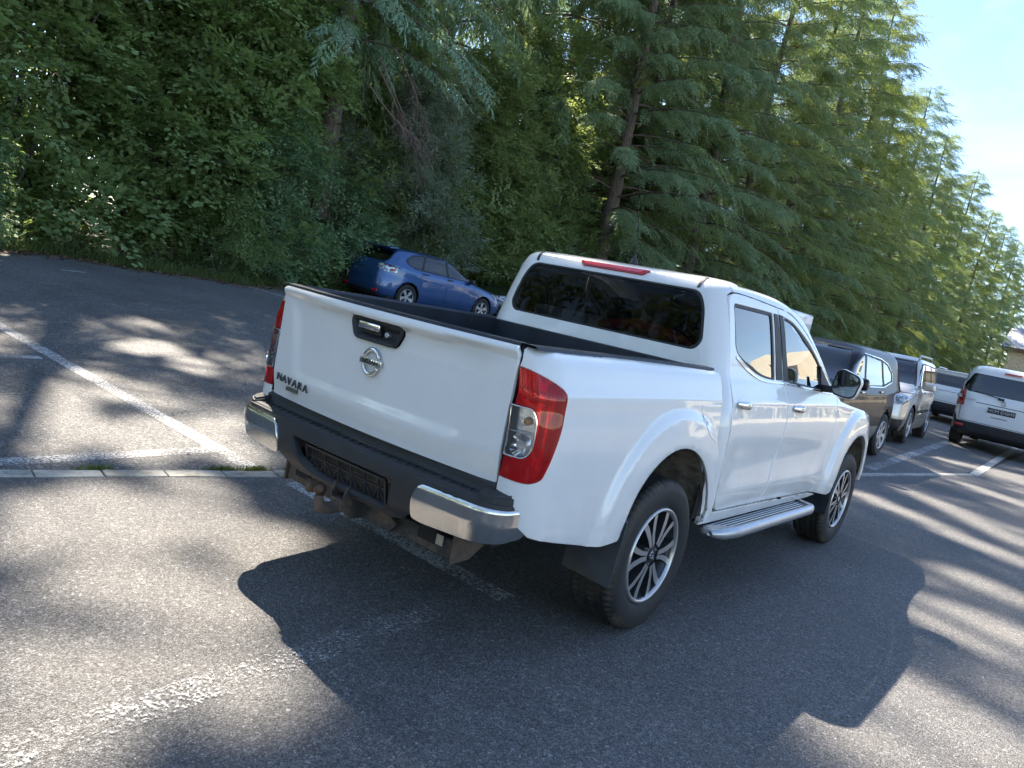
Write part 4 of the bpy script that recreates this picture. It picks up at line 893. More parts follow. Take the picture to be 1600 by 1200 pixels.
for sy in (-1, 1):
    V = []; F = []; K = 8
    for (x, z), e in zip(D0, E0):
        p0 = np.array((x, sideY(x, z), z)); p2 = np.array(e); c_ = np.array((p0[0] * .4 + p2[0] * .6, p0[1] - .012, p2[2] + .006))
        for k in range(K + 1):
            t = k / K; q = (1-t)**2*p0 + 2*t*(1-t)*c_ + t*t*p2; V.append((q[0], sy * q[1], q[2]))
    for i in range(len(D0) - 1):
        for k in range(K):
            f = (i*(K+1)+k, (i+1)*(K+1)+k, (i+1)*(K+1)+k+1, i*(K+1)+k+1); F.append(f if sy < 0 else f[::-1])
    mesh_np('cant_rail', V, F, M_white, truck)
def wsmap(u, v):  # u across -1..1, v 0 top..1 bottom
    i = v; x = 1.885 + (2.83 - 1.885) * i; y = (.585 + (.70 - .585) * i) * u; z = 1.718 + (1.163 - 1.718) * i + .02 * math.sin(math.pi * i)
    return (x - .10 * u * u * (1 - .2 * i), -y, z - .01 * u * u)
panel('windscreen', [(-1, 0), (1, 0), (1, 1), (-1, 1)], wsmap, M_gl, truck, step=.12, flange=0)
HZ_ = [(2.60, 1.175), (2.85, 1.165), (3.2, 1.135), (3.6, 1.075), (3.82, .99), (3.93, .86), (3.97, .70)]
def hoodmap(x, y):
    e = min(1, abs(y) / .80); return (x, -y, interp(x, HZ_) + .035 * (1 - e ** 2) - .035 * e ** 8)
panel('bonnet', [(2.72, -.78), (3.3, -.79), (3.7, -.74), (3.86, -.5), (3.93, 0), (3.86, .5), (3.7, .74), (3.3, .79), (2.72, .78), (2.80, 0)], hoodmap, M_white, truck, step=.07, flange=.01, flip=True)
def frontmap(y, z): return (3.95 - .22 * (abs(y) / .85) ** 3 - .02 * gauss(z, .9, .1), -y, z)
panel('front_bumper', rpoly([(-.84, .35), (.84, .35), (.84, .90), (.5, .98), (-.5, .98), (-.84, .90)], .05), frontmap, M_white, truck, step=.06, flip=True)
panel('grille', rpoly([(-.4, .62), (.4, .62), (.5, .95), (-.5, .95)], .04), frontmap, M_black, truck, step=.06, off=.012, flip=True)
for s in (-1, 1): panel('headlamp', rpoly([(s * .5, .78), (s * .8, .80), (s * .82, .93), (s * .52, .94)], .03), frontmap, M_lclear, truck, step=.05, off=.015, flip=True)
# tailgate
def tgx(y, z):
    x = -1.180 + .046 * (abs(y) / .725) ** 2
    lip = min(1, max(0, (z - 1.236 - .012 * sstep(.1, .7, abs(y))) / .026)) * (1 - .55 * sstep(.25, .72, abs(y)))
    x += .030 * sstep(.76, .84, z) * 0 - .036 * lip + .008 * gauss(z, 1.22, .03) * (1 - sstep(.5, .72, abs(y)))
    x += .022 * sstep(1.275, 1.303, z) ** 2 * 1.3
    x += .020 * sstep(.90, .77, z)
    # pressed centre field
    fx = sstep(.60, .50, abs(y) + .30 * (1.0 - z)) * sstep(.86, .93, z) * sstep(1.235, 1.17, z); x += .010 * fx
    return x
def tgmap(y, z): return (tgx(y, z), y, z)
TG = rpoly([(-.727, .768), (.727, .768), (.727, 1.30), (-.727, 1.30)], [.012, .012, .02, .02])
hb = rpoly([(-.158, 1.252), (.158, 1.252), (.160, 1.222), (.128, 1.158), (-.128, 1.158), (-.160, 1.222)], [.02, .02, .015, .025, .025, .015])
tg = panel('tailgate', TG, tgmap, M_white, truck, holes=[hb], step=.013, flange=.02, flip=True)
def bezmap(y, z):  # dished handle housing
    d = edge_dist(hb, np.array([y]), np.array([z]))[0]; return (-1.188 + .030 * sstep(.006, .035, d), y, z)
hz_ = panel('handle_bezel', hb, bezmap, M_black, tg, step=.012, off=.002, flange=.01, flip=True)
bm = bmesh.new(); add_box(bm, (-1.189, .035, 1.222), (.018, .132, .030), bev=.006, seg=3); bm_obj('handle_grip', bm, M_chrome, hz_, angle=40)
bm = bmesh.new(); add_box(bm, (-1.172, .035, 1.198), (.006, .12, .022), bev=.004, seg=2); bm_obj('handle_recess', bm, M_rubber, hz_, angle=40)
bm = bmesh.new(); add_lathe(bm, [(.0, -.020), (.010, -.020), (.0125, -.017), (.0125, 0)], 20, 'x', (-1.160, -.062, 1.203)); bm_obj('key_lock', bm, M_silver, hz_, smooth=False)
bm = bmesh.new(); add_lathe(bm, [(.0, -.012), (.012, -.010), (.014, 0)], 20, 'x', (-1.160, .125, 1.215)); bm_obj('camera_lens', bm, M_rubber, hz_, smooth=True)
FONT = {}
def text_mesh(s, size, extrude, bevel=0, font=None, offset=0):
    c = bpy.data.curves.new('t', 'FONT'); c.body = s; c.size = size; c.extrude = extrude; c.bevel_depth = bevel; c.align_x = 'CENTER'; c.align_y = 'CENTER'; c.offset = offset; c.resolution_u = 3
    o = bpy.data.objects.new('t', c); COL.objects.link(o); dg = bpy.context.evaluated_depsgraph_get(); me = bpy.data.meshes.new_from_object(o.evaluated_get(dg)); bpy.data.objects.remove(o); return me
def put_text(nm, s, size, mw, mat, parent, extrude=.002, bevel=0, sx=1, offset=0):
    me = text_mesh(s, size, extrude, bevel, offset=offset); me.materials.clear(); me.materials.append(mat)
    o = bpy.data.objects.new(nm, me); COL.objects.link(o); o.parent = parent; o.matrix_world = mw @ Matrix.Diagonal((sx, 1, 1, 1)); return o
def rearframe(x, y, z, lean=0):  # text frame facing -x: local x -> -y, local y -> +z
    return Matrix(((0, math.sin(lean), -1, x), (-1, 0, 0, y), (0, 1, math.sin(lean), z), (0, 0, 0, 1)))
M_badge = simple('badge_chrome', (.20, .20, .21), .25, .9)
# NAVARA: six raised letters
cap = .0362
for i, (ch, w_) in enumerate(zip('NAVARA', (1, 1, 1, 1, 1, 1))):
    y = .655 - i * .0468; put_text('badge_letter', ch, cap / .69, rearframe(tgx(y, .862) - .006, y, .8625 - .0012 * i, 0), M_badge, tg, .004, .0, 1.0, -.0005)
bm = bmesh.new(); add_box(bm, (tgx(.537, .825) - .009, .535, .8255), (.012, .085, .019), bev=.002, seg=1); pl = bm_obj('small_badge', bm, simple('olive_badge', (.10, .10, .075), .4), tg)
# round emblem
em = empty('emblem', (0, 0, 0), parent=tg); ex, ey, ez = tgx(0, 1.075) - .012, 0.0, 1.076
bm = bmesh.new()
for a0, a1 in ((22, 158), (202, 338)):
    A = np.radians(np.linspace(a0, a1, 22)); rings = []
    for a in A:
        r_ = .0475; w_ = .0085; ring = []
        for k in range(8):
            th = 2 * math.pi * k / 8; rr_ = r_ + w_ * math.cos(th); ring.append(bm.verts.new((ex - .007 * math.sin(th), ey - rr_ * math.cos(a), ez + rr_ * 1.12 * math.sin(a))))
        rings.append(ring)
    for i in range(len(rings) - 1):
        for k in range(8): bm.faces.new((rings[i][k], rings[i][(k + 1) % 8], rings[i + 1][(k + 1) % 8], rings[i + 1][k]))
    bm.faces.new(rings[0]); bm.faces.new(rings[-1])
bmesh.ops.recalc_face_normals(bm, faces=bm.faces); bm_obj('emblem_ring', bm, M_chrome, em, smooth=True)
bm = bmesh.new(); add_box(bm, (ex, ey, ez), (.012, .134, .0255), bev=.004, seg=2); bm_obj('emblem_bar', bm, M_chrome, em, angle=40)
put_text('emblem_text', 'NISSAN', .0262, rearframe(ex - .0068, ey, ez - .0004), M_text, em, .0006, 0, 1.12, .0006)
# tailgate cap and inner liner, bed
bm = bmesh.new()
for y0 in np.linspace(-.71, .69, 15):
    pass
V = []; F = []
ys = np.linspace(-.722, .722, 25)
for y in ys:
    x0 = tgx(y, 1.29) + .012; 
    for (dx_, z) in ((0, 1.296), (.004, 1.307), (.05, 1.309), (.052, 1.25), (.055, .82)): V.append((x0 + dx_, y, z))
for i in range(24):
    for k in range(4): F.append((i*5+k, i*5+k+1, (i+1)*5+k+1, (i+1)*5+k))
mesh_np('tailgate_liner', V, F, M_liner, tg, smooth=False)
V = []; F = []
sec = [(.792, 1.294), (.786, 1.306), (.730, 1.308), (.722, 1.296), (.728, 1.20), (.745, 1.0), (.75, .84), (.70, .80)]
for sgn in (-1, 1):
    b0 = len(V); xs_ = np.linspace(-1.118, .445, 14)
    for x in xs_:
        for y, z in sec: V.append((x, sgn * (y), z - .006 * (x + 1.1) / 1.5))
    for i in range(13):
        for k in range(len(sec) - 1): F.append((b0+i*8+k, b0+(i+1)*8+k, b0+(i+1)*8+k+1, b0+i*8+k+1))
b0 = len(V); V += [(-1.1, -.72, .80), (.44, -.72, .80), (.44, .72, .80), (-1.1, .72, .80), (.44, -.78, 1.285), (.44, .78, 1.285), (.455, -.78, 1.29), (.455, .78, 1.29)]
F += [(b0, b0+1, b0+2, b0+3), (b0+1, b0+4, b0+5, b0+2), (b0+4, b0+6, b0+7, b0+5)]
mesh_np('bed_liner', V, F, M_liner, truck, smooth=False)
bm = bmesh.new()
for k in range(14): add_box(bm, (-.33, -.65 + k * .1, .806), (1.5, .04, .012), bev=.003, seg=1)
for sgn in (-1, 1):
    for k in range(8): add_box(bm, (-.95 + k * .18, sgn * .738, 1.02), (.04, .012, .36), bev=.003, seg=1)
o = bm_obj('liner_ribs', bm, M_liner, truck); o['kind'] = 'stuff'
# wheel wells (muddy), inner structure
for cx in (.02, 3.15):
    for sgn in (-1, 1):
        bm = bmesh.new(); A = np.radians(np.linspace(4, 172, 26)); V0 = [bm.verts.new((cx + .462 * math.cos(a), sgn * (.885), .47 + .462 * math.sin(a))) for a in A]; V1 = [bm.verts.new((cx + .45 * math.cos(a), sgn * .56, .47 + .45 * math.sin(a))) for a in A]
        for i in range(25): bm.faces.new((V0[i], V0[i + 1], V1[i + 1], V1[i]))
        bm.faces.new(V1); bm_obj('wheel_liner', bm, M_mud, truck, smooth=False)
# rear bumper
def bplan(s, off=0):
    """plan curve of the bumper, s from the centre towards the right (-y)"""
    sg = 1 if s >= 0 else -1; s = abs(s); L1 = .70; R = .122
    if s <= L1: x, y, nx, ny = -1.250 + .028 * (s / L1) ** 2, s, -1, .07 * s / L1
    elif s <= L1 + R * 1.45:
        a = (s - L1) / R; x, y, nx, ny = -1.222 + R * (1 - math.cos(a)), L1 + R * math.sin(a), -math.cos(a), math.sin(a)
    else:
        a = 1.45; q = s - L1 - R * 1.45; x = -1.222 + R * (1 - math.cos(a)) + q * math.sin(a); y = L1 + R * math.sin(a) + q * math.cos(a); nx, ny = -math.cos(a), math.sin(a)
    return (x + nx * off, -sg * (y + ny * off))
def bface(s, z):
    o_ = .010 * (1 - ((z - .635) / .10) ** 2) - .030 * sstep(.58, .50, z); x, y = bplan(s, o_); return (x, y, z)
bump = empty('rear_bumper', parent=truck)
rec = rpoly([(-.345, .662), (.320, .662), (.305, .545), (.26, .525), (-.21, .525), (-.275, .56)], [.012, .012, .02, .02, .03, .05])
panel('bumper_cover', [(-.965, .705), (-.72, .722), (.72, .722), (.965, .705), (.96, .66), (.70, .60), (.43, .555), (.38, .515), (.32, .500), (-.32, .500), (-.38, .515), (-.43, .555), (-.70, .60), (-.96, .66)], bface, M_black, bump, holes=[rec], step=.03, flange=.03, roll=.006)
for sg in (-1, 1):
    ch = [(.478, .703), (.70, .705), (.85, .700), (.955, .700), (.972, .66), (.967, .60), (.945, .575), (.84, .562), (.70, .556), (.50, .544), (.445, .550), (.440, .60), (.452, .66)]
    ch = rpoly(ch, [.02, .0, 0, .02, .02, .03, .03, .02, 0, .03, .02, .04, .03])
    def cf(s, z, sg=sg):
        o_ = .026 - .012 * sstep(.685, .712, z) - .022 * max(0, (.640 - z) / .09) ** 1.2 - .003 * sstep(.70, .712, s); x, y = bplan(sg * s, o_); return (x, y, z)
    panel('chrome_corner', ch, cf, M_chromed, bump, step=.018, flange=.02, roll=.004, flip=(sg < 0))
    # raised corner pad
    bm = bmesh.new(); top = [( .70, .0), (.78, .0), (.86, .0), (.95, 0), (1.05, 0)]
    pts_o = [bplan(sg * s, .0) for s in np.linspace(.715, .965, 9)]; pts_i = [(-1.085, -sg * .735), (-1.06, -sg * .76), (-1.02, -sg * .80)] 
    ring = pts_o + [(p_[0], p_[1]) for p_ in ((-.98, -sg * .79), (-1.08, -sg * .74), (-1.14, -sg * .70))]
    zt = [.738, .742, .745, .747, .747, .746, .744, .740, .732] + [.755, .765, .758]
    lo = [bm.verts.new((x, y, .69)) for x, y in ring]; c_ = np.mean(np.array(ring), 0)
    hi = [bm.verts.new((x * .93 + c_[0] * .07, y * .93 + c_[1] * .07, z)) for (x, y), z in zip(ring, zt)]
    for i in range(len(ring)): bm.faces.new((lo[i], lo[(i + 1) % len(ring)], hi[(i + 1) % len(ring)], hi[i]))
    bm.faces.new(hi); bmesh.ops.recalc_face_normals(bm, faces=bm.faces); bmesh.ops.bevel(bm, geom=[e for e in bm.edges], offset=.009, segments=3, affect='EDGES', clamp_overlap=True)
    bm_obj('corner_pad', bm, M_black, bump, angle=50)
# step top with grip ribs
V = []; F = []; S_ = np.linspace(-.74, .74, 31)
for s in S_:
    xf, y = bplan(s); 
    for x, z in ((xf - .002, .716), (xf + .012, .7265), (xf + .030, .728), (-1.14, .724), (-1.134, .74), (-1.13, .765), (-1.08, .79)): V.append((x, y, z))
for i in range(30):
    for k in range(6): F.append((i*7+k, i*7+k+1, (i+1)*7+k+1, (i+1)*7+k))
mesh_np('step_top', V, F, M_black, bump, smooth=False)
bm = bmesh.new()
for k in range(30):
    s = -.70 + k * .048; xf, y = bplan(-s); add_box(bm, (xf + .058, y, .7275), (.05, .012, .006), rot=Matrix.Rotation(.5, 3, 'Z'), bev=.002, seg=1)
o = bm_obj('grip_ribs', bm, M_black, bump); o['kind'] = 'stuff'
bm = bmesh.new(); add_box(bm, (-1.07, 0, .62), (.06, 1.50, .20)); bm_obj('bumper_beam', bm, M_dark, bump)
bm = bmesh.new(); add_box(bm, (-1.117, -.028, .770), (.02, .022, .032), bev=.006); bm_obj('tailgate_hook', bm, simple('pale_catch', (.55, .55, .50), .5), bump)
# number-plate holder with its triangular lattice
ph = empty('plate_holder', parent=bump); rx_ = Matrix.Rotation(-.25, 3, 'Y')
def php(y, z): v = rx_ @ Vector((0, 0, z - .59)); return Vector((-1.213 + v.x, y, .59 + v.z))
bm = bmesh.new()
def bar(bm, a, b_, w_=.005, d=.010):
    A = php(*a); B = php(*b_); t = (B - A); L = t.length; t.normalize(); n = (rx_ @ Vector((1, 0, 0))); s = t.cross(n)
    M = Matrix((t, s, n)).transposed(); add_box(bm, (A + B) / 2, (L, w_, d), rot=M)
y0, y1, z0, z1 = -.262, .262, .535, .645
for a, b_ in (((y0, z0), (y1, z0)), ((y0, z1), (y1, z1)), ((y0, z0), (y0, z1)), ((y1, z0), (y1, z1))): bar(bm, a, b_, .010, .014)
bm_obj('holder_frame', bm, M_black, ph)
for k in range(6):
    a = y0 + (y1 - y0) * k / 6; c_ = y0 + (y1 - y0) * (k + .5) / 6; d = y0 + (y1 - y0) * (k + 1) / 6
    for p_, q_ in (((a, z0), (c_, .60)), ((c_, .60), (d, z0)), ((c_, z0), (c_, z1))): bm = bmesh.new(); bar(bm, p_, q_, .0045, .008); bm_obj('lattice_bar', bm, M_black, ph)
bm = bmesh.new(); bar(bm, (y0, .602), (y1, .602), .005, .008); bm_obj('lattice_bar', bm, M_black, ph)
bm = bmesh.new(); add_box(bm, (-1.150, 0, .60), (.012, .66, .18)); bm_obj('recess_back', bm, M_rustb, bump)
bm = bmesh.new(); add_box(bm, (-1.155, 0, .628), (.008, .5, .03)); bm_obj('recess_rail', bm, simple('dusty_tan', (.22, .18, .12), .9), bump)
# tow bar
tow = empty('tow_bar', parent=truck)
bm = bmesh.new(); add_box(bm, (-1.04, 0, .43), (.085, 1.10, .085), bev=.006, seg=1); bm_obj('cross_tube', bm, M_rustb, tow)
for sg in (-1, 1):
    bm = bmesh.new(); add_prism(bm, [(-1.09, .38), (-1.09, .50), (-.86, .52), (-.86, .46), (-.98, .385)], 'y', sg * .560 - .006, sg * .560 + .006); bm_obj('end_plate', bm, M_rust, tow)
bm = bmesh.new(); add_prism(bm, [(.16, .395), (.20, .42), (.14, .47), (-.20, .47), (-.26, .44), (-.22, .395)], 'x', -1.115, -1.09); bm_obj('bracket_plate', bm, M_rustb, tow)
bm = bmesh.new(); add_box(bm, (-1.093, -.47, .455), (.004, .075, .042)); bm_obj('type_plate', bm, simple('bare_plate', (.42, .38, .30), .6), tow)
for sg in (-1, 1):
    bm = bmesh.new(); add_prism(bm, [(-1.10, .40), (-1.10, .50), (-1.17, .545), (-1.22, .54), (-1.235, .50), (-1.215, .42), (-1.18, .395)], 'y', sg * .042 - .005, sg * .042 + .005); bm_obj('hitch_plate', bm, M_rustb, tow)
bm = bmesh.new(); add_box(bm, (-1.20, 0, .455), (.07, .075, .05), bev=.006)
add_tube(bm, [(-1.20, 0, .448), (-1.27, 0, .440), (-1.315, 0, .452), (-1.330, 0, .485), (-1.330, 0, .505)], [.026, .027, .027, .022, .018], 12); bm_obj('ball_neck', bm, M_rust, tow, angle=50)
bm = bmesh.new(); bmesh.ops.create_uvsphere(bm, u_segments=20, v_segments=14, radius=.026, matrix=Matrix.Translation((-1.330, 0, .526))); bm_obj('tow_ball', bm, simple('ball_steel', (.09, .05, .035), .45, .5, var=.4), tow, smooth=True)
for z in (.44, .47): bm = bmesh.new(); add_tube(bm, [(-1.20, -.055, z), (-1.20, .055, z)], .010, 6); bm_obj('bolt', bm, M_rust, tow)
bm = bmesh.new(); add_box(bm, (-1.115, .11, .505), (.035, .06, .06), bev=.01); bm_obj('socket_box', bm, M_black, tow)
# mud flaps
for (x, y0, y1, zb, zt) in ((-.452, .672, .925, .305, .64), (2.70, .70, .925, .30, .56)):
    for sg in (-1, 1):
        bm = bmesh.new(); vs = add_prism(bm, [(sg * y0, zb + .01), (sg * y1, zb), (sg * (y1 + .005), zt - .04), (sg * (y1 - .05), zt), (sg * y0, zt)], 'x', x - .006, x + .006); 
        for v in vs: v.co.x += .04 * (v.co.z - zb) / (zt - zb) + .02
        bm_obj('mud_flap', bm, M_mf if 'M_mf' in globals() else globals().setdefault('M_mf', simple('flap_rubber', (.03, .04, .052), .38, var=.5, scale=6, bump=.1)), truck)
# side steps
for sg in (-1, 1):
    sp_ = empty('side_step', parent=truck)
    V = []; F = []; xs_ = [.545, .555, .58, .65, .80, 1.1, 1.5, 1.9, 2.05, 2.13, 2.17, 2.185]
    for x in xs_:
        e = sstep(.540, .62, x) * (1 - sstep(2.11, 2.19, x)); w_ = .955 + .055 * (sstep(.54, .62, x) * .6 + .4 * sstep(.6, .85, x)) * (1 - .5 * sstep(2.05, 2.19, x)); h = .012 + .020 * e
        for a in np.linspace(0, 2 * math.pi, 14, endpoint=False): V.append((x, sg * (w_ - .022 + .030 * (.5 + .5 * e) * math.cos(a)), .432 + h * 1.05 * math.sin(a)))
    m = 14
    for i in range(len(xs_) - 1):
        for k in range(m): F.append((i*m+k, i*m+(k+1) % m, (i+1)*m+(k+1) % m, (i+1)*m+k))
    F.append(tuple(range(m))); F.append(tuple((len(xs_)-1)*m + k for k in range(m)))
    mesh_np('step_tube', V, F, M_silver, sp_)
    bm = bmesh.new(); xs2 = [(.552, .012), (.60, .030), (.72, .034), (.80, .028), (.803, .0)]
    add_prism(bm, [(.552, sg * .865), (.62, sg * .862), (.80, sg * .985), (.70, sg * .99), (.585, sg * .96), (.556, sg * .93)], 'z', .415, .459); bmesh.ops.bevel(bm, geom=list(bm.edges), offset=.012, segments=3, affect='EDGES', clamp_overlap=True); bm_obj('end_cap', bm, M_silver, sp_, angle=60)
    bm = bmesh.new(); add_prism(bm, [(2.185, sg * .865), (2.12, sg * .865), (2.06, sg * .985), (2.15, sg * .975)], 'z', .415, .460); bmesh.ops.bevel(bm, geom=list(bm.edges), offset=.010, segments=2, affect='EDGES', clamp_overlap=True); bm_obj('end_cap', bm, M_silver, sp_, angle=60)
    bm = bmesh.new(); add_box(bm, (1.38, sg * .915, .437), (1.56, .12, .012)); bm_obj('tread_board', bm, M_black, sp_)
    for k in range(5): bm = bmesh.new(); add_box(bm, (1.40 + (4 - k) * .0, sg * (.872 + k * .0225), .446), (1.50 - .04 * k, .010, .008), bev=.002, seg=1); bm_obj('tread_rib', bm, M_silver if k % 2 == 0 else M_alu, sp_)
    for x in (.75, 1.4, 2.0): bm = bmesh.new(); add_box(bm, (x, sg * .80, .43), (.05, .2, .02)); bm_obj('step_bracket', bm, M_dark, sp_)
# door mirrors
for sg in (-1, 1):
    mi = empty('door_mirror', parent=truck)
    V = []; F = []; prof = rpoly([(.905, 1.262), (.925, 1.395), (.96, 1.415), (1.075, 1.385), (1.098, 1.345), (1.075, 1.235), (1.03, 1.215), (.93, 1.228)], .03, 3); n = len(prof); c_ = np.mean(np.array(prof), 0)
    for (dx_, s) in ((0, .97), (.01, 1.0), (.05, 1.0), (.10, .88), (.135, .62), (.145, .3)):
        for y, z in prof: V.append((2.115 + dx_ + .10 * (1.1 - y) * 0, sg * (c_[0] + (y - c_[0]) * s), c_[1] + (z - c_[1]) * s))
    for i in range(5):
        for k in range(n): F.append((i*n+k, i*n+(k+1) % n, (i+1)*n+(k+1) % n, (i+1)*n+k))
    F.append(tuple(5*n+k for k in range(n))); mesh_np('mirror_housing', V, F, M_white, mi)
    for nm, s, dx_, mt in (('mirror_bezel', .965, .006, M_black), ('mirror_glass', .86, .001, M_chrome)):
        bm = bmesh.new(); add_prism(bm, [(sg * (c_[0] + (y - c_[0]) * s), c_[1] + (z - c_[1]) * s) for y, z in prof], 'x', 2.113 + dx_, 2.12 + dx_); o = bm_obj(nm, bm, mt if nm == 'mirror_bezel' else simple('mirror_silver', (.25, .28, .31), .03, 1) if sg < 0 else M_chrome, mi)
    bm = bmesh.new(); add_tube(bm, [(2.20, sg * .80, 1.245), (2.19, sg * .95, 1.262)], [.028, .024], 10); bm_obj('mirror_arm', bm, M_black, mi, smooth=True)
# antenna
an = empty('antenna', parent=truck)
bm = bmesh.new(); add_lathe(bm, [(.028, 0), (.024, .012), (.012, .035), (.006, .055), (.005, .06)], 16, 'z', (.75, 0, 1.785)); bm_obj('antenna_base', bm, M_black, an, smooth=True)
bm = bmesh.new(); add_tube(bm, [(.75, 0, 1.84), (.72, .005, 2.0), (.66, .01, 2.16)], [.004, .003, .002], 6); bm_obj('antenna_rod', bm, M_rubber, an)
# cabin
inn_ = empty('cabin_interior', parent=truck)
bm = bmesh.new(); add_box(bm, (1.5, 0, .62), (2.0, 1.55, .06)); add_box(bm, (.56, 0, 1.0), (.03, 1.5, .72)); add_box(bm, (1.5, .77, .95), (1.9, .02, .5)); add_box(bm, (1.5, -.77, .95), (1.9, .02, .5)); bm_obj('cabin_tub', bm, M_int, inn_)
bm = bmesh.new(); add_box(bm, (1.2, 0, 1.735), (1.15, 1.16, .012)); bm_obj('headliner', bm, M_head, inn_)
bm = bmesh.new(); add_box(bm, (2.55, 0, 1.08), (.42, 1.45, .22), bev=.05, seg=3); add_box(bm, (2.45, .36, 1.20), (.2, .34, .08), bev=.03); bm_obj('dashboard', bm, M_int, inn_, angle=50)
bm = bmesh.new(); R_ = Matrix.Rotation(-1.15, 4, 'Y')
pts = [R_ @ Vector((.185 * math.cos(a), .185 * math.sin(a), 0)) + Vector((2.18, .37, 1.14)) for a in np.linspace(0, 2 * math.pi, 33)]; add_tube(bm, pts, .015, 8, cap=False); add_tube(bm, [(2.18, .37, 1.14), (2.34, .37, 1.06)], .035, 8); bm_obj('steering_wheel', bm, M_rubber, inn_, smooth=True)
for (x, ys_, nm) in ((1.55, (-.37, .37), 'front_seat'), (.86, (0,), 'rear_seat')):
    for y in ys_:
        s_ = empty(nm, parent=inn_) if False else None
        bm = bmesh.new(); w_ = .50 if nm == 'front_seat' else 1.32
        add_box(bm, (x + .22, y, .90), (.5, w_, .16), bev=.05, seg=3); add_box(bm, (x - .08, y, 1.14), (.14, w_, .56), rot=Matrix.Rotation(-.22, 3, 'Y'), bev=.05, seg=3)
        for hy in ([y] if nm == 'front_seat' else [-.40, .40]): add_box(bm, (x - .16, hy, 1.50), (.10, .25, .17), bev=.045, seg=3); add_tube(bm, [(x - .15, hy - .06, 1.38), (x - .15, hy - .06, 1.45)], .008, 6); add_tube(bm, [(x - .15, hy + .06, 1.38), (x - .15, hy + .06, 1.45)], .008, 6)
        bm_obj(nm, bm, M_seat, inn_, angle=50)
bm = bmesh.new(); add_box(bm, (.60, .30, 1.395), (.04, .50, .09), bev=.015); o = bm_obj('seat_back_shelf', bm, simple('grey_shelf', (.30, .29, .28), .6), inn_)
bm = bmesh.new()
pts = [(.60, .05 - .62 * t, 1.385 + .045 * math.sin(math.pi * (t * .9 + .08))) for t in np.linspace(0, 1, 10)]; add_tube(bm, pts, [.02 + .02 * math.sin(math.pi * t) for t in np.linspace(0, 1, 10)], 8); bm_obj('red_roll', bm, simple('red_cloth', (.45, .03, .02), .5), inn_, smooth=True)
# underside
bm = bmesh.new(); add_box(bm, (1.4, .42, .50), (5.0, .10, .14)); add_box(bm, (1.4, -.42, .50), (5.0, .10, .14)); add_box(bm, (1.6, 0, .55), (4.2, 1.5, .06)); add_box(bm, (-.55, 0, .63), (1.0, 1.35, .05)); add_box(bm, (1.5, -.72, .50), (1.75, .20, .10)); add_box(bm, (1.5, .72, .50), (1.75, .20, .10)); bm_obj('chassis', bm, M_dark, truck)
bm = bmesh.new(); add_tube(bm, [(0, -.68, .378), (0, .68, .378)], .05, 10); bmesh.ops.create_uvsphere(bm, u_segments=14, v_segments=10, radius=.15, matrix=Matrix.Translation((0, 0, .378))); add_tube(bm, [(3.15, -.68, .378), (3.15, .68, .378)], .04, 10); bm_obj('axles', bm, M_rustb, truck, smooth=True)
bm = bmesh.new(); add_tube(bm, [(-.2, .3, .40), (-.9, .3, .43), (-1.12, .34, .42)], .035, 10); bm_obj('exhaust', bm, M_rust, truck, smooth=True)
# wheels
def tyre_mesh(R=.378, rim=.238, wd=.255, blocks=64, parent=None, mat=M_tyre):
    prof = [(rim, .105), (rim + .012, .116), (rim + .04, .124), (rim + .08, .1275), (R - .035, .122), (R - .014, .110), (R - .004, .096)]
    tread = [.088, .075, .062, .060, .045, .030, .028, .012, 0]
    P_ = prof + [(R, y) for y in tread] + [(R, -y) for y in tread[-2::-1]] + [(r_, -y) for r_, y in prof[::-1]]
    P_ = [(r_, y * wd / .255) for r_, y in P_]; seg = blocks * 4; V = []; F = []; n = len(P_)
    for k in range(seg):
        a = 2 * math.pi * k / seg
        for j, (r_, y) in enumerate(P_):
            ay = abs(y) * .255 / wd; rr_ = r_
            if r_ > R - .02:
                sh = ((k + (2 if y > 0 else 0)) % 4)
                if ay > .07: rr_ -= .009 if sh == 0 else 0
                if .0615 < ay < .064 or .059 < ay < .0605: rr_ -= .009
                elif .027 < ay < .031: rr_ -= .009
                elif ay < .06: rr_ -= .007 if (k + int(ay * 60)) % 4 == 1 else 0
            V.append((rr_ * math.cos(a), y, rr_ * math.sin(a)))
    for k in range(seg):
        for j in range(n - 1): F.append((k*n+j, k*n+j+1, ((k+1) % seg)*n+j+1, ((k+1) % seg)*n+j))
    o = mesh_np('tyre', V, np.array(F), mat, parent); o.data.set_sharp_from_angle(angle=math.radians(38)); return o
def spoke_prism(bm, poly, y0, y1, cone=.0):
    A = [bm.verts.new((x, y0 - cone * math.hypot(x, z), z)) for x, z in poly]; c_ = np.mean(np.array(poly), 0); B = [bm.verts.new(((x - c_[0]) * 1.1 + c_[0], y1, (z - c_[1]) * 1.1 + c_[1])) for x, z in poly]; n = len(poly)
    f = bm.faces.new(A); f.material_index = 0
    for i in range(n): q = bm.faces.new((A[i], A[(i + 1) % n], B[(i + 1) % n], B[i])); q.material_index = 1
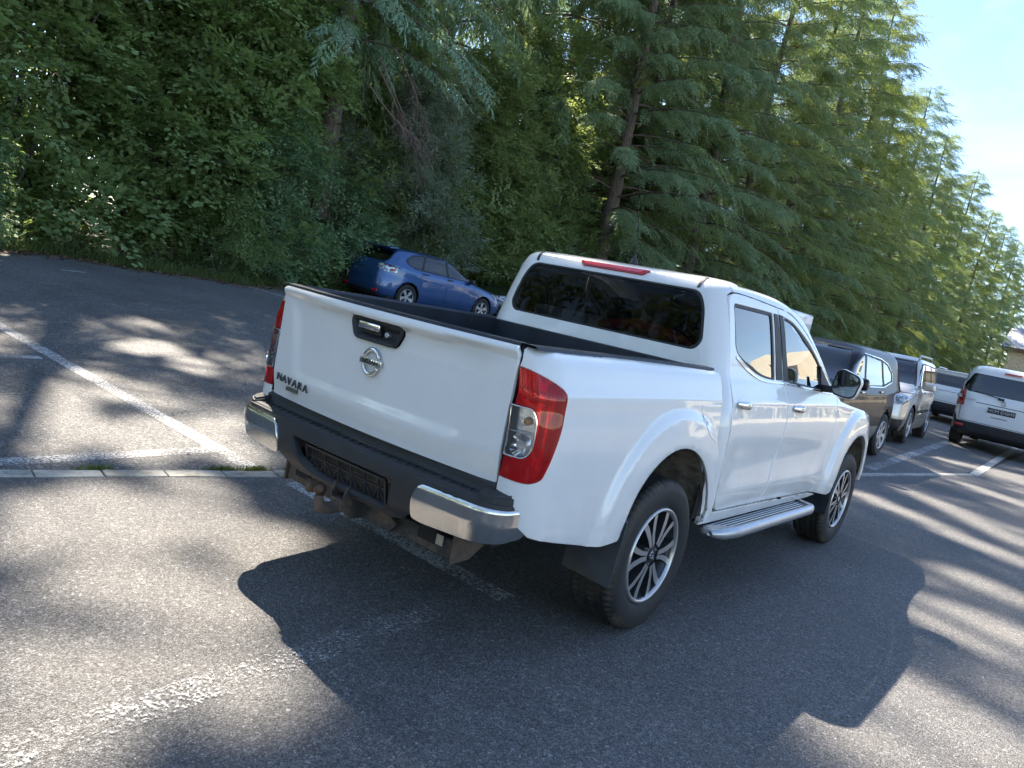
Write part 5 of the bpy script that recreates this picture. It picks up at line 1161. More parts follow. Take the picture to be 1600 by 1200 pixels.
def wheel(loc, out=-1, parent=truck):
    w = empty('wheel', loc, parent=parent); 
    tyre_mesh(parent=w)
    bm = bmesh.new(); add_lathe(bm, [(.238, .108), (.232, .106), (.222, .08), (.212, .02), (.205, -.08), (.235, -.105)], 64, 'y'); bm_obj('rim_barrel', bm, M_alud, w, smooth=True)
    bm = bmesh.new(); add_lathe(bm, [(.240, -.106), (.238, -.118), (.231, -.121), (.223, -.117), (.220, -.100)], 72, 'y'); r_ = bm_obj('rim_lip', bm, M_alu, w, smooth=True)
    bm = bmesh.new()
    for k in range(6):
        a = k * math.pi / 3 + .25; ca, sa = math.cos(a), math.sin(a); rot = lambda u, v: (u * ca - v * sa, u * sa + v * ca)
        spoke_prism(bm, [rot(*q) for q in ((.055, .022), (.110, .034), (.165, .053), (.219, .083), (.226, .048), (.170, .020), (.112, .006), (.055, .000))][::-1], -.112, -.06, -.02)
        spoke_prism(bm, [rot(*q) for q in ((.055, -.003), (.112, -.003), (.170, -.015), (.227, -.038), (.223, -.066), (.165, -.042), (.110, -.026), (.055, -.022))][::-1], -.112, -.06, -.02)
    bm_obj('spokes', bm, [M_alu, M_alud], w)
    bm = bmesh.new(); add_lathe(bm, [(0, -.100), (.05, -.100), (.064, -.094), (.072, -.06), (.072, -.04)], 36, 'y'); hub = bm_obj('hub', bm, M_alud, w, angle=40)
    bm = bmesh.new(); add_lathe(bm, [(0, -.108), (.022, -.108), (.029, -.104), (.031, -.095)], 28, 'y'); cp = bm_obj('centre_cap', bm, M_rubber, w, angle=40)
    bm = bmesh.new(); add_lathe(bm, [(.013, -.1085), (.0145, -.1105), (.018, -.1105), (.0195, -.1085)], 24, 'y'); add_box(bm, (0, -.110, 0), (.044, .003, .007)); bm_obj('cap_emblem', bm, M_chrome, cp)
    for k in range(6):
        a = k * math.pi / 3 + .25 + math.pi / 6; bm = bmesh.new(); add_lathe(bm, [(0, -.104), (.008, -.103), (.0095, -.098), (.0095, -.085)], 6, 'y', (.047 * math.cos(a), 0, .047 * math.sin(a))); bm_obj('wheel_nut', bm, M_disc, w)
    bm = bmesh.new(); add_lathe(bm, [(.05, -.03), (.16, -.03), (.162, -.02), (.162, -.005), (.05, 0)], 40, 'y'); bm_obj('brake_disc', bm, M_disc, w, angle=40)
    if out > 0: w.rotation_euler = (0, 0, math.pi)
    return w
w1 = wheel((0, -.782, .378)); w1.rotation_euler = (0, .35, 0)
for loc, rot in (((3.15, -.782, .378), (0, .95, 0)), ((0, .782, .378), (0, 0, math.pi)), ((3.15, .782, .378), (0, .5, math.pi))):
    w = copy_tree(w1, truck); w.location = loc; w.rotation_euler = rot
# ------------------------------------------------------------------ the other parked vehicles (built as horizontal slices, split into parts)
from mathutils.bvhtree import BVHTree
M_hl = (lambda b: (b.bsdf(b.mix(b.ramp(b.noise(b.obj(), 13, 3, .5, .6), [(.42, 0), (.60, 1)]), (.10, .11, .12), (.55, .57, .60)), .12, .3, Coat_Weight=1.0, Coat_Roughness=.02), b.m)[1])(NB('lamp_glass')); M_pl = simple('plate_black', (.03, .03, .035), .45); M_ptxt = simple('plate_print', (.55, .56, .58), .5)
M_glk = glassmat('tinted_glass', (.10, .13, .14), 1.4); M_glw = glassmat('dark_windscreen', (.22, .27, .29), .9)
def slices(rows, nrow, ncol):
    """rows: (zf, zr, xf, xr, w, n)"""
    R_ = np.array(rows, float); d = np.abs(np.diff(R_[:, [0, 2, 3, 4]], axis=0)).max(1) + 1e-4; s = np.concatenate([[0], np.cumsum(d)]); q = np.linspace(0, s[-1], nrow)
    T = np.stack([np.array([interp(v, list(zip(s, R_[:, c]))) for v in q]) for c in range(6)], 1)
    V = []
    th = np.linspace(0, 2 * math.pi, 721)
    for zf, zr, xf, xr, w, n in T:
        a = (xf - xr) / 2; c = (xf + xr) / 2; x = c + a * np.sign(np.cos(th)) * np.abs(np.cos(th)) ** (2 / n); y = w * np.sign(np.sin(th)) * np.abs(np.sin(th)) ** (2 / n)
        L = np.concatenate([[0], np.cumsum(np.hypot(np.diff(x), np.diff(y)))]); u = np.linspace(0, L[-1], ncol + 1)[:-1]; X = np.interp(u, L, x); Y = np.interp(u, L, y)
        Z = zf + (zr - zf) * (xf - X) / max(1e-6, xf - xr); V.append(np.stack([X, Y, Z], 1))
    V = np.array(V).reshape(-1, 3); i = np.arange(nrow - 1)[:, None] * ncol; k = np.arange(ncol)[None]; k2 = (k + 1) % ncol
    F = np.stack([i + k, i + k2, i + ncol + k2, i + ncol + k], -1).reshape(-1, 4)
    return V, F
def vnormals(V, F):
    n = np.cross(V[F[:, 2]] - V[F[:, 0]], V[F[:, 3]] - V[F[:, 1]]); N = np.zeros_like(V)
    for c in range(4): np.add.at(N, F[:, c], n)
    return N / (np.linalg.norm(N, axis=1)[:, None] + 1e-12), n / (np.linalg.norm(n, axis=1)[:, None] + 1e-12)
def closest_on(poly, P):
    A = np.asarray(poly, float); B = np.roll(A, -1, 0); D = B - A; L = (D ** 2).sum(1) + 1e-12; t = np.clip(((P[:, None] - A) * D).sum(2) / L, 0, 1); Q = A + t[..., None] * D
    d = np.sqrt(((Q - P[:, None]) ** 2).sum(2)); j = d.argmin(1); return Q[np.arange(len(P)), j], d.min(1)
VW = {'s': (0, 2), 'f': (1, 2), 'r': (1, 2)}
def vmask(N, v, k=1.0): return (np.abs(N[:, 1]) > .45 * k) if v == 's' else ((N[:, 0] > .22 * k) if v == 'f' else (N[:, 0] < -.22 * k))
def car(name, loc, rz, label, cat, rows, regions, paint, wheels, R=.32, group=None, nrow=130, ncol=420, seams=(), rim=None, arch=.36, wy=.77, tw=.205, interior=True, pitch=0, rimmat=None, spokes=5, skirt=None):
    t = tag(empty(name, loc, rz), label, cat, group); t.rotation_euler = (pitch * math.cos(rz), -pitch * math.sin(rz), rz)
    V, F = slices(rows, nrow, ncol); N, FN = vnormals(V, F)
    if ((V[F].mean(1)[:, 1] * FN[:, 1]).sum()) < 0: F = F[:, ::-1]; N = -N; FN = -FN
    archp = [[(x + arch * math.cos(a), R + .015 + arch * math.sin(a)) for a in np.linspace(0, 2 * math.pi, 40, endpoint=False)] for x in wheels]
    allp = [(v, p_, None) for _, _, ps in regions for v, p_ in ps]
    cell = .016
    for v, p_, _ in [('s', a, 0) for a in archp] + allp:
        m = vmask(N, v, .7); c = VW[v]; Q, d = closest_on(p_, V[:, c]); k = m & (d < cell); V[k, c[0]] = Q[k, 0]; V[k, c[1]] = Q[k, 1]
    C_ = V[F].mean(1); own = np.full(len(F), -1)
    for a in archp: own[vmask(FN, 's') & inside(a, C_[:, 0], C_[:, 2]) & (np.abs(C_[:, 1]) > .5)] = -2
    for i, (nm, mt, ps) in enumerate(regions):
        for v, p_ in ps:
            k = (own == -1) & vmask(FN, v, 1.62 if v == 's' and 'window' in nm else 1) & inside(p_, C_[:, VW[v][0]], C_[:, VW[v][1]]); own[k] = i
    def emit(nm, mt, sel, off=0):
        f = F[sel]
        if len(f) == 0: return None
        u, inv = np.unique(f, return_inverse=True); o = mesh_np(nm, V[u] + N[u] * off, inv.reshape(-1, 4), mt, t); o.data.normals_split_custom_set_from_vertices([tuple(n) for n in N[u]]); return o
    emit('body', paint, own == -1)
    for i, (nm, mt, ps) in enumerate(regions):
        sel = own == i; off = .012 if 'lamp' in nm else (.004 if 'trim' in nm or 'bumper' in nm else 0)
        if ps[0][0] == 's' or 'lamp' in nm:
            for sg in (1, -1): emit(nm, mt, sel & (C_[:, 1] * sg > 0), off)
        else: emit(nm, mt, sel, off)
    bvh = BVHTree.FromPolygons([tuple(v) for v in V], [tuple(f) for f in F])
    def project(v, a, b_, sg):
        if v == 's': h = bvh.ray_cast(Vector((a, sg * 3, b_)), Vector((0, -sg, 0)))
        elif v == 'r': h = bvh.ray_cast(Vector((-6, a, b_)), Vector((1, 0, 0)))
        else: h = bvh.ray_cast(Vector((6, a, b_)), Vector((-1, 0, 0)))
        return (h[0], h[1]) if h[0] is not None else (None, None)
    for nm, mt, v, pl, w_ in seams:
        for sg in ((1, -1) if v == 's' else (1,)):
            V2 = []; F2 = []; pl2 = []
            for a, b_ in zip(pl[:-1], pl[1:]):
                n = max(1, int(math.hypot(b_[0] - a[0], b_[1] - a[1]) / .05)); pl2 += [(a[0] + (b_[0] - a[0]) * k / n, a[1] + (b_[1] - a[1]) * k / n) for k in range(n)]
            pl2.append(pl[-1])
            for i, q in enumerate(pl2):
                a, b_ = pl2[max(0, i - 1)], pl2[min(len(pl2) - 1, i + 1)]; L = math.hypot(b_[0] - a[0], b_[1] - a[1]) + 1e-9; nx, nz = -(b_[1] - a[1]) / L * w_ / 2, (b_[0] - a[0]) / L * w_ / 2
                ok = True; tmp = []
                for s in (-1, 1):
                    h, hn = project(v, q[0] + nx * s, q[1] + nz * s, sg)
                    if h is None: ok = False; break
                    if hn.dot(h) < 0 and v == 's': hn = -hn
                    tmp.append(tuple(h + hn * .004))
                if ok:
                    V2 += tmp
                    if len(V2) >= 4: k = len(V2); F2.append((k-4, k-3, k-1, k-2))
            if F2: mesh_np(nm, V2, F2, mt, t, smooth=False)
    # underbody, wheel housings, cabin
    zb = rows[0][0]; x0, x1 = rows[0][3] + .1, rows[0][2] - .1; hw = rows[0][4]
    bm = bmesh.new(); add_box(bm, ((x0 + x1) / 2, 0, zb + .10), (x1 - x0, 2 * hw - .45, .16)); 
    for a_, b_ in ((x0, wheels[1] - arch - .02), (wheels[1] + arch + .02, wheels[0] - arch - .02), (wheels[0] + arch + .02, x1)):
        if b_ > a_: add_box(bm, ((a_ + b_) / 2, 0, zb + .05), (b_ - a_, 2 * hw - .06, .10))
    bm_obj('underbody', bm, M_dark, t)
    for x in wheels:
        for sg in (-1, 1):
            bm = bmesh.new(); A = np.radians(np.linspace(-10, 190, 14)); V0 = [bm.verts.new((x + arch * math.cos(a), sg * (wy + .09), R + arch * math.sin(a))) for a in A]; V1 = [bm.verts.new((x + arch * math.cos(a), sg * .45, R + arch * math.sin(a))) for a in A]
            for i in range(13): bm.faces.new((V0[i], V0[i + 1], V1[i + 1], V1[i]))
            bm.faces.new(V1); bm_obj('wheel_liner', bm, M_dark, t)
    if interior:
        zr_ = rows[-1][0]; bm = bmesh.new(); add_box(bm, (-.2, 0, .55), (x1 - x0 - 1.2, 2 * hw - .25, .5), bev=.05); add_box(bm, (wheels[0] - .75, 0, .92), (.4, 2 * hw - .35, .18), bev=.05); bm_obj('cabin_floor', bm, M_int, t)
        for xs_, ys_ in ((.15, (-.36, .36)), (-.75, (-.34, .34))):
            for y in ys_:
                bm = bmesh.new(); add_box(bm, (xs_ - .12, y, zr_ * .62), (.14, .46, zr_ * .34), rot=Matrix.Rotation(-.2, 3, 'Y'), bev=.05); add_box(bm, (xs_ - .20, y, zr_ * .84), (.09, .24, .15), bev=.04); bm_obj('seat', bm, M_seat, t, angle=50)
    key = (round(R, 3), round(tw, 3), rimmat.name if rimmat else '', spokes)
    if key not in CARW:
        w = empty('wheel', (0, 0, 0), parent=t); tyre_mesh(R, R * .66, tw, 24, w); rr = R * .66
        bm = bmesh.new(); h = tw / 2; add_lathe(bm, [(rr + .002, -h * .84), (rr * .95, -h * .95), (rr * .9, -h * .84), (rr * .86, -h * .2), (rr * .2, -h * .1)], 40, 'y'); bm_obj('rim_barrel', bm, M_alud, w, smooth=True)
        bm = bmesh.new(); add_lathe(bm, [(rr * 1.0, -h * .86), (rr * .97, -h * .98), (rr * .91, -h * .94), (rr * .89, -h * .8)], 48, 'y'); add_lathe(bm, [(0, -h * .74), (rr * .24, -h * .72), (rr * .26, -h * .5)], 20, 'y')
        for k in range(spokes):
            a = k * 2 * math.pi / spokes; ca, sa = math.cos(a), math.sin(a); wv = .5 * math.pi / spokes
            spoke_prism(bm, [(u * ca - v * sa, u * sa + v * ca) for u, v in ((rr * .18, rr * .09), (rr * .92, rr * wv * .75), (rr * .92, -rr * wv * .75), (rr * .18, -rr * .09))], -h * .78, -h * .5, .02)
        for p_ in bm.faces: p_.material_index = 0
        bm_obj('rim', bm, rimmat or M_silver, w, angle=35)
        CARW[key] = w; first = True
    else: first = False
    w0 = CARW[key]
    for j, x in enumerate(wheels):
        for sg in (-1, 1):
            if first and j == 0 and sg == -1: w = w0; w.parent = t
            else: w = copy_tree(w0, t)
            w.location = (x, sg * (wy), R); w.rotation_euler = (0, j * .7 + .3 * sg, math.pi if sg > 0 else 0)
    return t, project
CARW = {}
def mirrors(t, x, y, z, mt, s=1.0):
    for sg in (-1, 1):
        bm = bmesh.new(); add_box(bm, (x, sg * (y + .10 * s), z), (.11 * s, .20 * s, .15 * s), bev=.045 * s, seg=3); add_tube(bm, [(x + .02, sg * (y - .05), z - .05), (x, sg * (y + .05), z - .04)], .022, 6)
        bm_obj('door_mirror', bm, mt, t, angle=50)
def handles(t, project, pts, mt):
    for x, z in pts:
        for sg in (-1, 1):
            h, n = project('s', x, z, sg)
            if h is None: continue
            bm = bmesh.new(); add_box(bm, (h.x, h.y + sg * .012, h.z), (.19, .028, .028), bev=.010, seg=2); bm_obj('door_handle', bm, mt, t, angle=50)
def wiper(t, a, b_):
    bm = bmesh.new(); add_tube(bm, [a, b_], [.012, .006], 6); bm_obj('wiper', bm, M_rubber, t)
# --- blue hatchback
M_blue = carpaint('blue_metallic', (.020, .082, .235), .34, .45, dirt=.05)
rows = [(.19, .22, 1.98, -1.98, .80, 7), (.30, .30, 2.12, -2.12, .845, 6.5), (.48, .48, 2.19, -2.19, .868, 6), (.62, .64, 2.17, -2.195, .870, 5.5), (.72, .80, 2.08, -2.18, .866, 5), (.80, .90, 1.85, -2.15, .860, 5), (.88, .97, 1.45, -2.12, .848, 5), (.95, 1.02, 1.10, -2.09, .825, 6), (1.00, 1.06, .93, -2.06, .795, 7.5), (1.12, 1.16, .66, -1.97, .750, 8), (1.26, 1.29, .36, -1.84, .698, 8), (1.36, 1.375, .12, -1.74, .650, 7), (1.41, 1.415, -.06, -1.69, .600, 4.6), (1.44, 1.435, -.25, -1.62, .50, 4), (1.462, 1.45, -.45, -1.45, .35, 3.2), (1.468, 1.455, -.7, -1.2, .12, 2.5), (1.469, 1.456, -.85, -1.0, .01, 2)]
fw = rpoly([(.05, 1.345), (.30, 1.27), (.60, 1.12), (.80, 1.01), (.80, .985), (-.06, 1.005), (-.09, 1.36)], [.05, .05, .03, .02, .01, .02, .03])
rwn = rpoly([(-.16, 1.365), (-.80, 1.365), (-.93, 1.035), (-.13, 1.008)], [.03, .02, .02, .02]); qw = rpoly([(-.86, 1.362), (-1.20, 1.330), (-1.43, 1.21), (-1.40, 1.12), (-1.18, 1.05), (-.99, 1.038)], [.03, .06, .06, .04, .04, .02])
regs = [('side_window', M_gl_side, [('s', fw)]), ('side_window', M_gl_side, [('s', rwn)]), ('side_window', M_gl_side, [('s', qw)]), ('window_trim', M_rubber, [('s', rpoly([(.06, 1.375), (.33, 1.29), (.64, 1.13), (.86, 1.01), (.84, .97), (-.06, .985), (-.95, 1.015), (-1.2, 1.03), (-1.46, 1.12), (-1.47, 1.23), (-1.22, 1.36), (-.85, 1.388), (-.09, 1.39)], .04))]),
        ('rear_window', M_glk, [('r', rpoly([(-.56, 1.34), (.56, 1.34), (.66, 1.13), (.58, 1.07), (-.58, 1.07), (-.66, 1.13)], .05))]),
        ('windscreen', M_gl, [('f', rpoly([(-.58, 1.37), (.58, 1.37), (.76, 1.01), (-.76, 1.01)], .05))]),
        ('tail_lamp', M_hl, [('r', rpoly([(-.46, .96), (-.54, 1.02), (-.90, .99), (-.90, .87), (-.66, .84)], .03)), ('r', rpoly([(.46, .96), (.54, 1.02), (.90, .99), (.90, .87), (.66, .84)], .03)), ('s', rpoly([(-2.2, .99), (-1.95, .975), (-1.78, .915), (-1.90, .875), (-2.2, .87)], .02))]),
        ('headlamp', M_hl, [('f', rpoly([(-.45, .62), (-.45, .72), (-.86, .80), (-.86, .66)], .03)), ('f', rpoly([(.45, .62), (.45, .72), (.86, .80), (.86, .66)], .03)), ('s', rpoly([(2.2, .66), (2.2, .78), (1.72, .80), (1.80, .70)], .03))]),
        ('grille', M_black, [('f', rpoly([(-.40, .40), (-.40, .66), (.40, .66), (.40, .40)], .04))]),
        ('bumper_trim', M_black, [('r', rpoly([(-.55, .20), (.55, .20), (.50, .33), (-.50, .33)], .03))])]
seams = [('door_seam', M_rubber, 's', [(-.09, 1.0), (-.12, .60), (-.10, .34)], .008), ('door_seam', M_rubber, 's', [(.86, .97), (.92, .70), (.88, .34)], .008), ('door_seam', M_rubber, 's', [(-.97, 1.02), (-1.0, .80), (-.95, .66)], .008), ('door_seam', M_rubber, 's', [(.88, .34), (-.60, .34), (-.78, .42)], .008),
         ('hatch_seam', M_rubber, 'r', [(-.64, 1.06), (-.52, .80), (-.50, .66), (.50, .66), (.52, .80), (.64, 1.06)], .008)]
zb_ = gz(11.56, 12.3) - .02
cA, pj_ = car('hatchback_car', (11.42, 12.36, zb_), -.075, 'blue five-door hatchback with silver wheels, parked against the trees beyond the pickup bed', 'car', rows, regs, M_blue, (1.29, -1.33), R=.315, seams=seams, arch=.362, wy=.755, spokes=5, rimmat=M_silver, pitch=.03)
mirrors(cA, .70, .80, 1.00, M_black, .9); handles(cA, pj_, [(-.02, .93), (-.86, .95)], M_black)
bm = bmesh.new(); add_box(bm, (-1.78, 0, 1.425), (.26, 1.16, .035), rot=Matrix.Rotation(-.10, 3, 'Y'), bev=.012); bm_obj('roof_spoiler', bm, M_blue, cA, angle=40)
for sg in (-1, 1):
    bm = bmesh.new(); add_box(bm, (-1.90, sg * .835, .915), (.13, .03, .045), bev=.02); bm_obj('red_reflector', bm, M_lred2, cA, angle=40)
    bm = bmesh.new(); add_box(bm, (-2.165, sg * .62, .36), (.03, .18, .06), bev=.01); bm_obj('bumper_reflector', bm, M_lred2, cA, angle=40)
bm = bmesh.new(); add_box(bm, (-2.165, .02, .84), (.02, .34, .03), bev=.005); bm_obj('hatch_trim', bm, M_black, cA)
# --- dark green car nose to nose with it
M_green = carpaint('dark_green_paint', (.008, .022, .018), .28, .3, dirt=.05)
rows = [(.19, .22, 2.05, -2.05, .80, 6), (.32, .32, 2.16, -2.16, .85, 5.5), (.50, .52, 2.22, -2.2, .872, 5), (.62, .70, 2.18, -2.2, .872, 4.6), (.70, .85, 2.06, -2.15, .868, 4.4), (.78, .95, 1.75, -2.05, .86, 4.6), (.86, 1.0, 1.35, -1.9, .84, 5), (.93, 1.02, 1.02, -1.7, .81, 5), (1.05, 1.1, .74, -1.5, .765, 5), (1.2, 1.22, .42, -1.3, .70, 5), (1.32, 1.32, .12, -1.1, .64, 4.5), (1.38, 1.38, -.15, -.95, .5, 3.6), (1.41, 1.4, -.35, -.7, .2, 2.5), (1.412, 1.402, -.5, -.55, .01, 2)]
regs = [('windscreen', M_gl, [('f', rpoly([(-.60, 1.32), (.60, 1.32), (.76, .97), (-.76, .97)], .05))]), ('side_window', M_gl_side, [('s', rpoly([(.10, 1.27), (.78, .98), (-1.35, 1.02), (-1.05, 1.27)], .04))]), ('rear_window', M_glk, [('r', rpoly([(-.56, 1.3), (.56, 1.3), (.66, 1.08), (-.66, 1.08)], .05))]),
        ('headlamp', M_hl, [('f', rpoly([(-.46, .60), (-.46, .70), (-.88, .76), (-.88, .60)], .03)), ('f', rpoly([(.46, .60), (.46, .70), (.88, .76), (.88, .60)], .03)), ('s', rpoly([(2.25, .60), (2.25, .74), (1.85, .76), (1.92, .64)], .03))]), ('grille', M_black, [('f', rpoly([(-.38, .36), (-.38, .66), (.38, .66), (.38, .36)], .04))])]
cB, pj_ = car('saloon_car', (16.25, 13.0, gz(16.3, 13.0) - .02), math.pi - .02, 'dark green car half hidden behind the pickup cab, nose towards the blue car', 'car', rows, regs, M_green, (1.30, -1.30), R=.31, arch=.36, wy=.76, rimmat=M_silver, nrow=90, ncol=300, pitch=.03)
mirrors(cB, .72, .80, .98, M_green, .9)
# --- black suv
M_blk = carpaint('black_paint', (.003, .005, .012), .35, 0, coat=.32, dirt=.02, spec=.1)
def suvrows(L, w, H, f0, hood, belt, wsx, roofx, rearx, nose=0.06, boxy=16, rt=.06):
    a = L / 2; return [(.24, .26, a - .20, -a + .16, w - .08, 7), (.36, .36, a - .06, -a + .05, w - .03, 6.5), (.55, .55, a, -a, w, 6), (hood - .22, hood - .1, a - .01, -a, w, 5.5), (hood - .10, hood + .02, a - .06, -a + .01, w - .003, 5.2), (hood - .03, hood + .07, a - .25, -a + .03, w - .008, 5.2), (hood + .03, hood + .10, a - .60, -a + .05, w - .016, 5.4), (belt - .04, belt - .01, wsx + .10, -a + .08, w - .035, 10), (belt, belt + .03, wsx, -a + .10, w - .05, boxy), (belt + .18, belt + .20, wsx + (roofx - wsx) * .40, -a + .10 + (rearx + a - .1) * .3, w - .095, boxy), (H - .17, H - .17, wsx + (roofx - wsx) * .80, -a + .10 + (rearx + a - .1) * .66, w - .155, boxy), (H - .09, H - .10, roofx, rearx - .07, w - .20, 13), (H - rt, H - rt - .01, roofx - .08, rearx - .01, w - .245, 9), (H - rt * .5, H - rt * .6, roofx - .2, rearx + .12, w - .33, 4.5), (H - .01, H - .03, roofx - .5, rearx + .45, w * .35, 3), (H, H - .02, roofx - .9, rearx + .9, .02, 2)]
rows = suvrows(4.52, .90, 1.70, 0, .92, 1.06, 1.05, .10, -1.85, rt=.05)
def win(pts, r=.035): return rpoly(pts, r)
regs = [('side_window', M_gl_side, [('s', win([(.14, 1.50), (.45, 1.36), (.90, 1.09), (.02, 1.10), (.0, 1.53)]))]), ('side_window', M_gl_side, [('s', win([(-.07, 1.53), (-.05, 1.105), (-.95, 1.13), (-.85, 1.49)]))]), ('side_window', M_gl_side, [('s', win([(-.93, 1.485), (-1.03, 1.14), (-1.45, 1.22), (-1.42, 1.33), (-1.2, 1.44)]))]),
        ('window_trim', M_rubber, [('s', win([(.15, 1.525), (.48, 1.38), (.98, 1.085), (.96, 1.065), (-.95, 1.10), (-1.50, 1.20), (-1.48, 1.35), (-1.2, 1.47), (-.85, 1.52), (-.02, 1.555)]))]),
        ('windscreen', M_glw, [('f', win([(-.60, 1.58), (.60, 1.58), (.78, 1.12), (-.78, 1.12)], .05))]),
        ('headlamp', M_hl, [('f', win([(-.48, .74), (-.48, .88), (-.9, .92), (-.9, .74)])), ('f', win([(.48, .74), (.48, .88), (.9, .92), (.9, .74)]))]),
        ('lower_trim', simple('grey_cladding', (.16, .16, .165), .45, .2), [('s', [(2.3, .2), (2.3, .50), (-2.3, .50), (-2.3, .2)]), ('f', [(-1, .2), (-1, .45), (1, .45), (1, .2)])]), ('tail_lamp', M_lred2, [('s', win([(-1.98, 1.5), (-1.90, 1.5), (-1.98, 1.0), (-2.2, .95), (-2.25, 1.1)]))])]
seams = [('door_seam', M_rubber, 's', [(.0, 1.08), (-.02, .70), (.0, .42)], .008), ('door_seam', M_rubber, 's', [(1.0, 1.03), (1.02, .70), (.92, .42)], .008), ('door_seam', M_rubber, 's', [(-1.0, 1.10), (-.98, .88), (-.86, .70)], .008), ('windscreen_seam', M_rubber, 'f', [(-.78, 1.10), (-.61, 1.585), (0, 1.60), (.61, 1.585), (.78, 1.10)], .03), ('bonnet_seam', M_rubber, 'f', [(-.86, .95), (-.80, .98), (.80, .98), (.86, .95)], .012), ('belt_trim', M_chrome, 's', [(.98, 1.070), (.0, 1.085), (-1.0, 1.105), (-1.50, 1.20), (-1.49, 1.34), (-1.22, 1.47), (-.85, 1.53), (-.0, 1.56)], .014)]
cC, pj_ = car('suv_car', (8.80, 1.32, .03), math.pi - .03, 'black suv facing the camera, right behind the front of the white pickup', 'suv', rows, regs, M_blk, (1.31, -1.31), R=.345, seams=seams, arch=.385, wy=.79, tw=.22, spokes=7, rimmat=M_silver, pitch=-.015)
mirrors(cC, .86, .90, 1.13, M_blk, 1.1); handles(cC, pj_, [(.16, 1.00), (-.84, 1.03)], M_chrome)
# --- silver suv
M_slv = carpaint('silver_paint', (.58, .55, .50), .34, .5, dirt=.05)
rows = suvrows(4.56, .92, 1.74, 0, .96, 1.10, .98, .22, -2.02, boxy=16, rt=.05)
regs = [('side_window', M_gl_side, [('s', win([(.22, 1.56), (.40, 1.44), (.84, 1.14), (.02, 1.14), (.0, 1.58)]))]), ('side_window', M_gl_side, [('s', win([(-.08, 1.58), (-.06, 1.14), (-.98, 1.15), (-.93, 1.57)]))]), ('side_window', M_glk, [('s', win([(-1.03, 1.57), (-1.08, 1.15), (-1.75, 1.18), (-1.72, 1.55)]))]),
        ('window_trim', M_rubber, [('s', win([(.24, 1.585), (.45, 1.45), (.92, 1.14), (.90, 1.11), (-1.80, 1.13), (-1.78, 1.58), (0, 1.61)]))]), ('windscreen', M_gl, [('f', win([(-.64, 1.61), (.64, 1.61), (.79, 1.15), (-.79, 1.15)], .05))]),
        ('headlamp', M_hl, [('f', win([(-.44, .76), (-.42, .94), (-.92, .96), (-.92, .76)], .04)), ('f', win([(.44, .76), (.42, .94), (.92, .96), (.92, .76)], .04)), ('s', win([(2.3, .77), (2.3, .95), (1.93, .95), (1.98, .79)]))]),
        ('grille', M_black, [('f', win([(-.36, .72), (-.36, .90), (.36, .90), (.36, .72)]))]), ('front_bumper', M_black, [('f', [(-1, .22), (-1, .46), (1, .46), (1, .22)])]), ('lower_trim', simple('cladding_taupe', (.20, .18, .16), .5), [('s', [(2.4, .2), (2.4, .47), (-2.4, .52), (-2.4, .2)])])]
seams = [('windscreen_seam', M_rubber, 'f', [(-.79, 1.13), (-.645, 1.615), (0, 1.625), (.645, 1.615), (.79, 1.13)], .028), ('door_seam', M_rubber, 's', [(-.02, 1.12), (-.02, .80), (0, .45)], .008), ('door_seam', M_rubber, 's', [(.98, 1.08), (1.0, .80), (.88, .45)], .008), ('bonnet_seam', M_rubber, 'f', [(-.90, .985), (0, .955), (.90, .985)], .01), ('side_strip', M_black, 's', [(.85, .62), (-.85, .64)], .06)]
cD, pj_ = car('suv_car', (14.62, 1.62, .055), math.pi + .06, 'silver suv with roof rails facing the camera, between the black suv and the white van', 'suv', rows, regs, M_slv, (1.33, -1.38), R=.365, seams=seams, arch=.405, wy=.79, tw=.235, spokes=6, rimmat=M_silver, pitch=-.02)
mirrors(cD, .80, .92, 1.16, M_slv, 1.15); handles(cD, pj_, [(.14, 1.02), (-.86, 1.02)], M_slv)
for sg in (-1, 1):
    bm = bmesh.new(); add_tube(bm, [(.18, sg * .66, 1.68), (.05, sg * .66, 1.755), (-1.7, sg * .66, 1.765), (-1.9, sg * .66, 1.69)], .018, 8); bm_obj('roof_rail', bm, M_silver, cD, smooth=True)
for sg in (-1, 1):
    bm = bmesh.new(); add_lathe(bm, [(0, .02), (.05, .015), (.065, -.01)], 16, 'x', (2.255, sg * .60, .855)); bm_obj('lamp_bulb', bm, M_chrome, cD, smooth=True)
# --- white suv beyond
M_wht = carpaint('white_paint_cars', (.74, .75, .77), .3, dirt=.06)
rows = suvrows(4.45, .92, 1.66, 0, .96, 1.08, 1.0, .15, -1.95, rt=.05)
regs = [('rear_window', M_glk, [('r', win([(-.62, 1.50), (.62, 1.50), (.72, 1.20), (.55, 1.14), (-.55, 1.14), (-.72, 1.20)], .04))]), ('rear_bumper', M_black, [('r', [(-1, .2), (-1, .56), (-.6, .62), (.6, .62), (1, .56), (1, .2)]), ('s', [(-2.4, .2), (-2.4, .5), (2.4, .45), (2.4, .2)])]),
        ('tail_lamp', M_lred2, [('r', win([(-.62, .95), (-.66, 1.08), (-.95, 1.10), (-.95, .98)], .02)), ('r', win([(.62, .95), (.66, 1.08), (.95, 1.10), (.95, .98)], .02))]), ('side_window', M_glk, [('s', win([(.3, 1.45), (.9, 1.12), (-1.6, 1.18), (-1.5, 1.45)]))])]
seams = [('hatch_seam', M_rubber, 'r', [(-.72, 1.1), (-.66, .66), (.66, .66), (.72, 1.1)], .010), ('hatch_crease', M_rubber, 'r', [(-.6, .98), (.6, .98)], .012)]
cE, pj_ = car('suv_car', (26.2, 1.72, .10), .02, 'white suv seen from behind, between the silver suv and the white van', 'suv', rows, regs, M_wht, (1.30, -1.32), R=.35, seams=seams, arch=.39, wy=.79, rimmat=M_silver, spokes=7, nrow=90, ncol=300, tw=.22)
